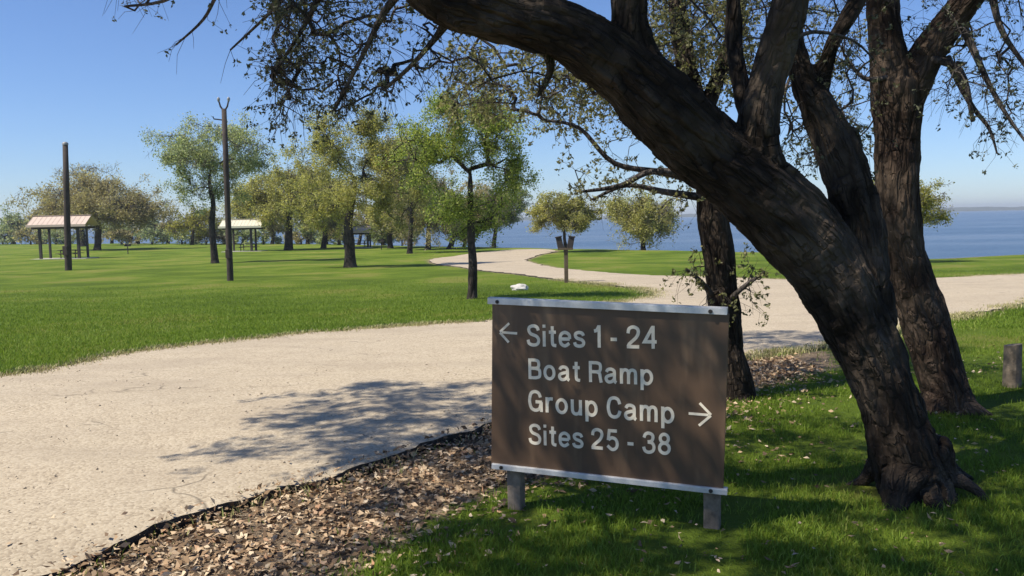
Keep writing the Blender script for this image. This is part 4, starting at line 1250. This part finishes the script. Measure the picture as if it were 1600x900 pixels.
keep = (~ir_) & (dr_ > .03) & ((~il_) | (RNG.random(n) < np.exp(-dl_ * 14) * .6)) & (RNG.random(n) < np.clip(.55 + patch * 1.25, .06, 1)) & (~((dl_ < .12) & (RNG.random(n) < .6)))
for lx_ in (pxl, pxr):
    wx = sgn.location.x + lx_ * math.cos(ang) - .062 * math.sin(ang); wy = sgn.location.y + lx_ * math.sin(ang) + .062 * math.cos(ang)
    keep &= (((X - wx) / .12) ** 2 + ((Y - wy + .14) / .26) ** 2 > 1) | (RNG.random(n) < .12)
X, Y = X[keep], Y[keep]
V, F = blades(X, Y, .043, .0024)
o = mesh_np('grass', V, F, M_grass); tag(o, 'short green grass in dappled shade under the trees', 'grass', kind='stuff')
# lawn beyond the road
n = 420000
Y = 8.5 + (RNG.random(n) ** 1.9) * 24
X = RNG.uniform(-.72, .72, n) * Y
dr_, ir_ = dist_to_ring(X, Y, ring_np[::3])
keep = (~ir_) & (Y > 8.6) & (dr_ > .03)
keep &= ~((X > -1) & (Y < 12))
keep &= RNG.random(n) < np.clip((34 - Y) / 18, 0, 1)
keep &= RNG.random(n) < np.clip(.15 + dr_ * 1.4, 0, 1)
X, Y = X[keep], Y[keep]
V, F = blades(X, Y, .05, .005)
o = mesh_np('lawn_grass', V, F, M_grass); tag(o, 'bright sunlit mown grass of the wide lawn beyond the road', 'grass', kind='stuff')
# dry grass fringe that hangs over the road's edge
M_straw, nt, N, L, bs = mat_new('dry_grass_blade')
gI = N.new('ShaderNodeNewGeometry')
L.new(ramp(nt, gI.outputs['Random Per Island'], [(0, (.16, .20, .04)), (.4, (.32, .30, .10)), (.8, (.52, .45, .24)), (1, (.30, .22, .12))]), bs.inputs['Base Color'])
bs.inputs['Roughness'].default_value = .8
sel = ring_np[(ring_np[:, 1] > 3) & (ring_np[:, 1] < 30) & (np.abs(ring_np[:, 0]) < ring_np[:, 1] * .75)]
wgt = np.array([max(.05, .5 + 1.3 * noise.noise(Vector((a * .9, b * .9, 4)))) for a, b in sel]) * np.where((sel[:, 0] < .2) & (sel[:, 1] < 7.6), .25, 1) * np.minimum(1, sel[:, 1] / 12)
idx = RNG.choice(len(sel), 36000, p=wgt / wgt.sum())
sc = .05 + sel[idx, 1] * .006
X = sel[idx, 0] + RNG.normal(0, 1, len(idx)) * sc; Y = sel[idx, 1] + RNG.normal(0, 1, len(idx)) * sc
V, F = blades(X, Y, .055, .0045, .008)
o = mesh_np('dry_grass', V, F, M_straw); tag(o, 'dry straw coloured grass fringe along the edges of the road', 'grass', kind='stuff')
print('leaves', FAR_N[0], 'faces', sum(len(o.data.polygons) for o in bpy.data.objects if o.type == 'MESH'))

# ------------------------------------------------------------------ air over the lake
M_haze = bpy.data.materials.new('haze'); M_haze.use_nodes = True
nt = M_haze.node_tree; nt.nodes.clear()
out = nt.nodes.new('ShaderNodeOutputMaterial'); pv = nt.nodes.new('ShaderNodeVolumePrincipled')
pv.inputs['Color'].default_value = (.86, .92, 1.0, 1); pv.inputs['Density'].default_value = HAZE
pv.inputs['Anisotropy'].default_value = 0.2
nt.links.new(pv.outputs[0], out.inputs['Volume'])
bm = bmesh.new(); bmesh.ops.create_cube(bm, size=1)
for v in bm.verts: v.co = Vector((v.co.x * 9400, 2650 + v.co.y * 5400, 14 + v.co.z * 40))
hz = bm_obj('haze', bm, M_haze); tag(hz, 'thin pale haze over the park and the lake', kind='stuff')
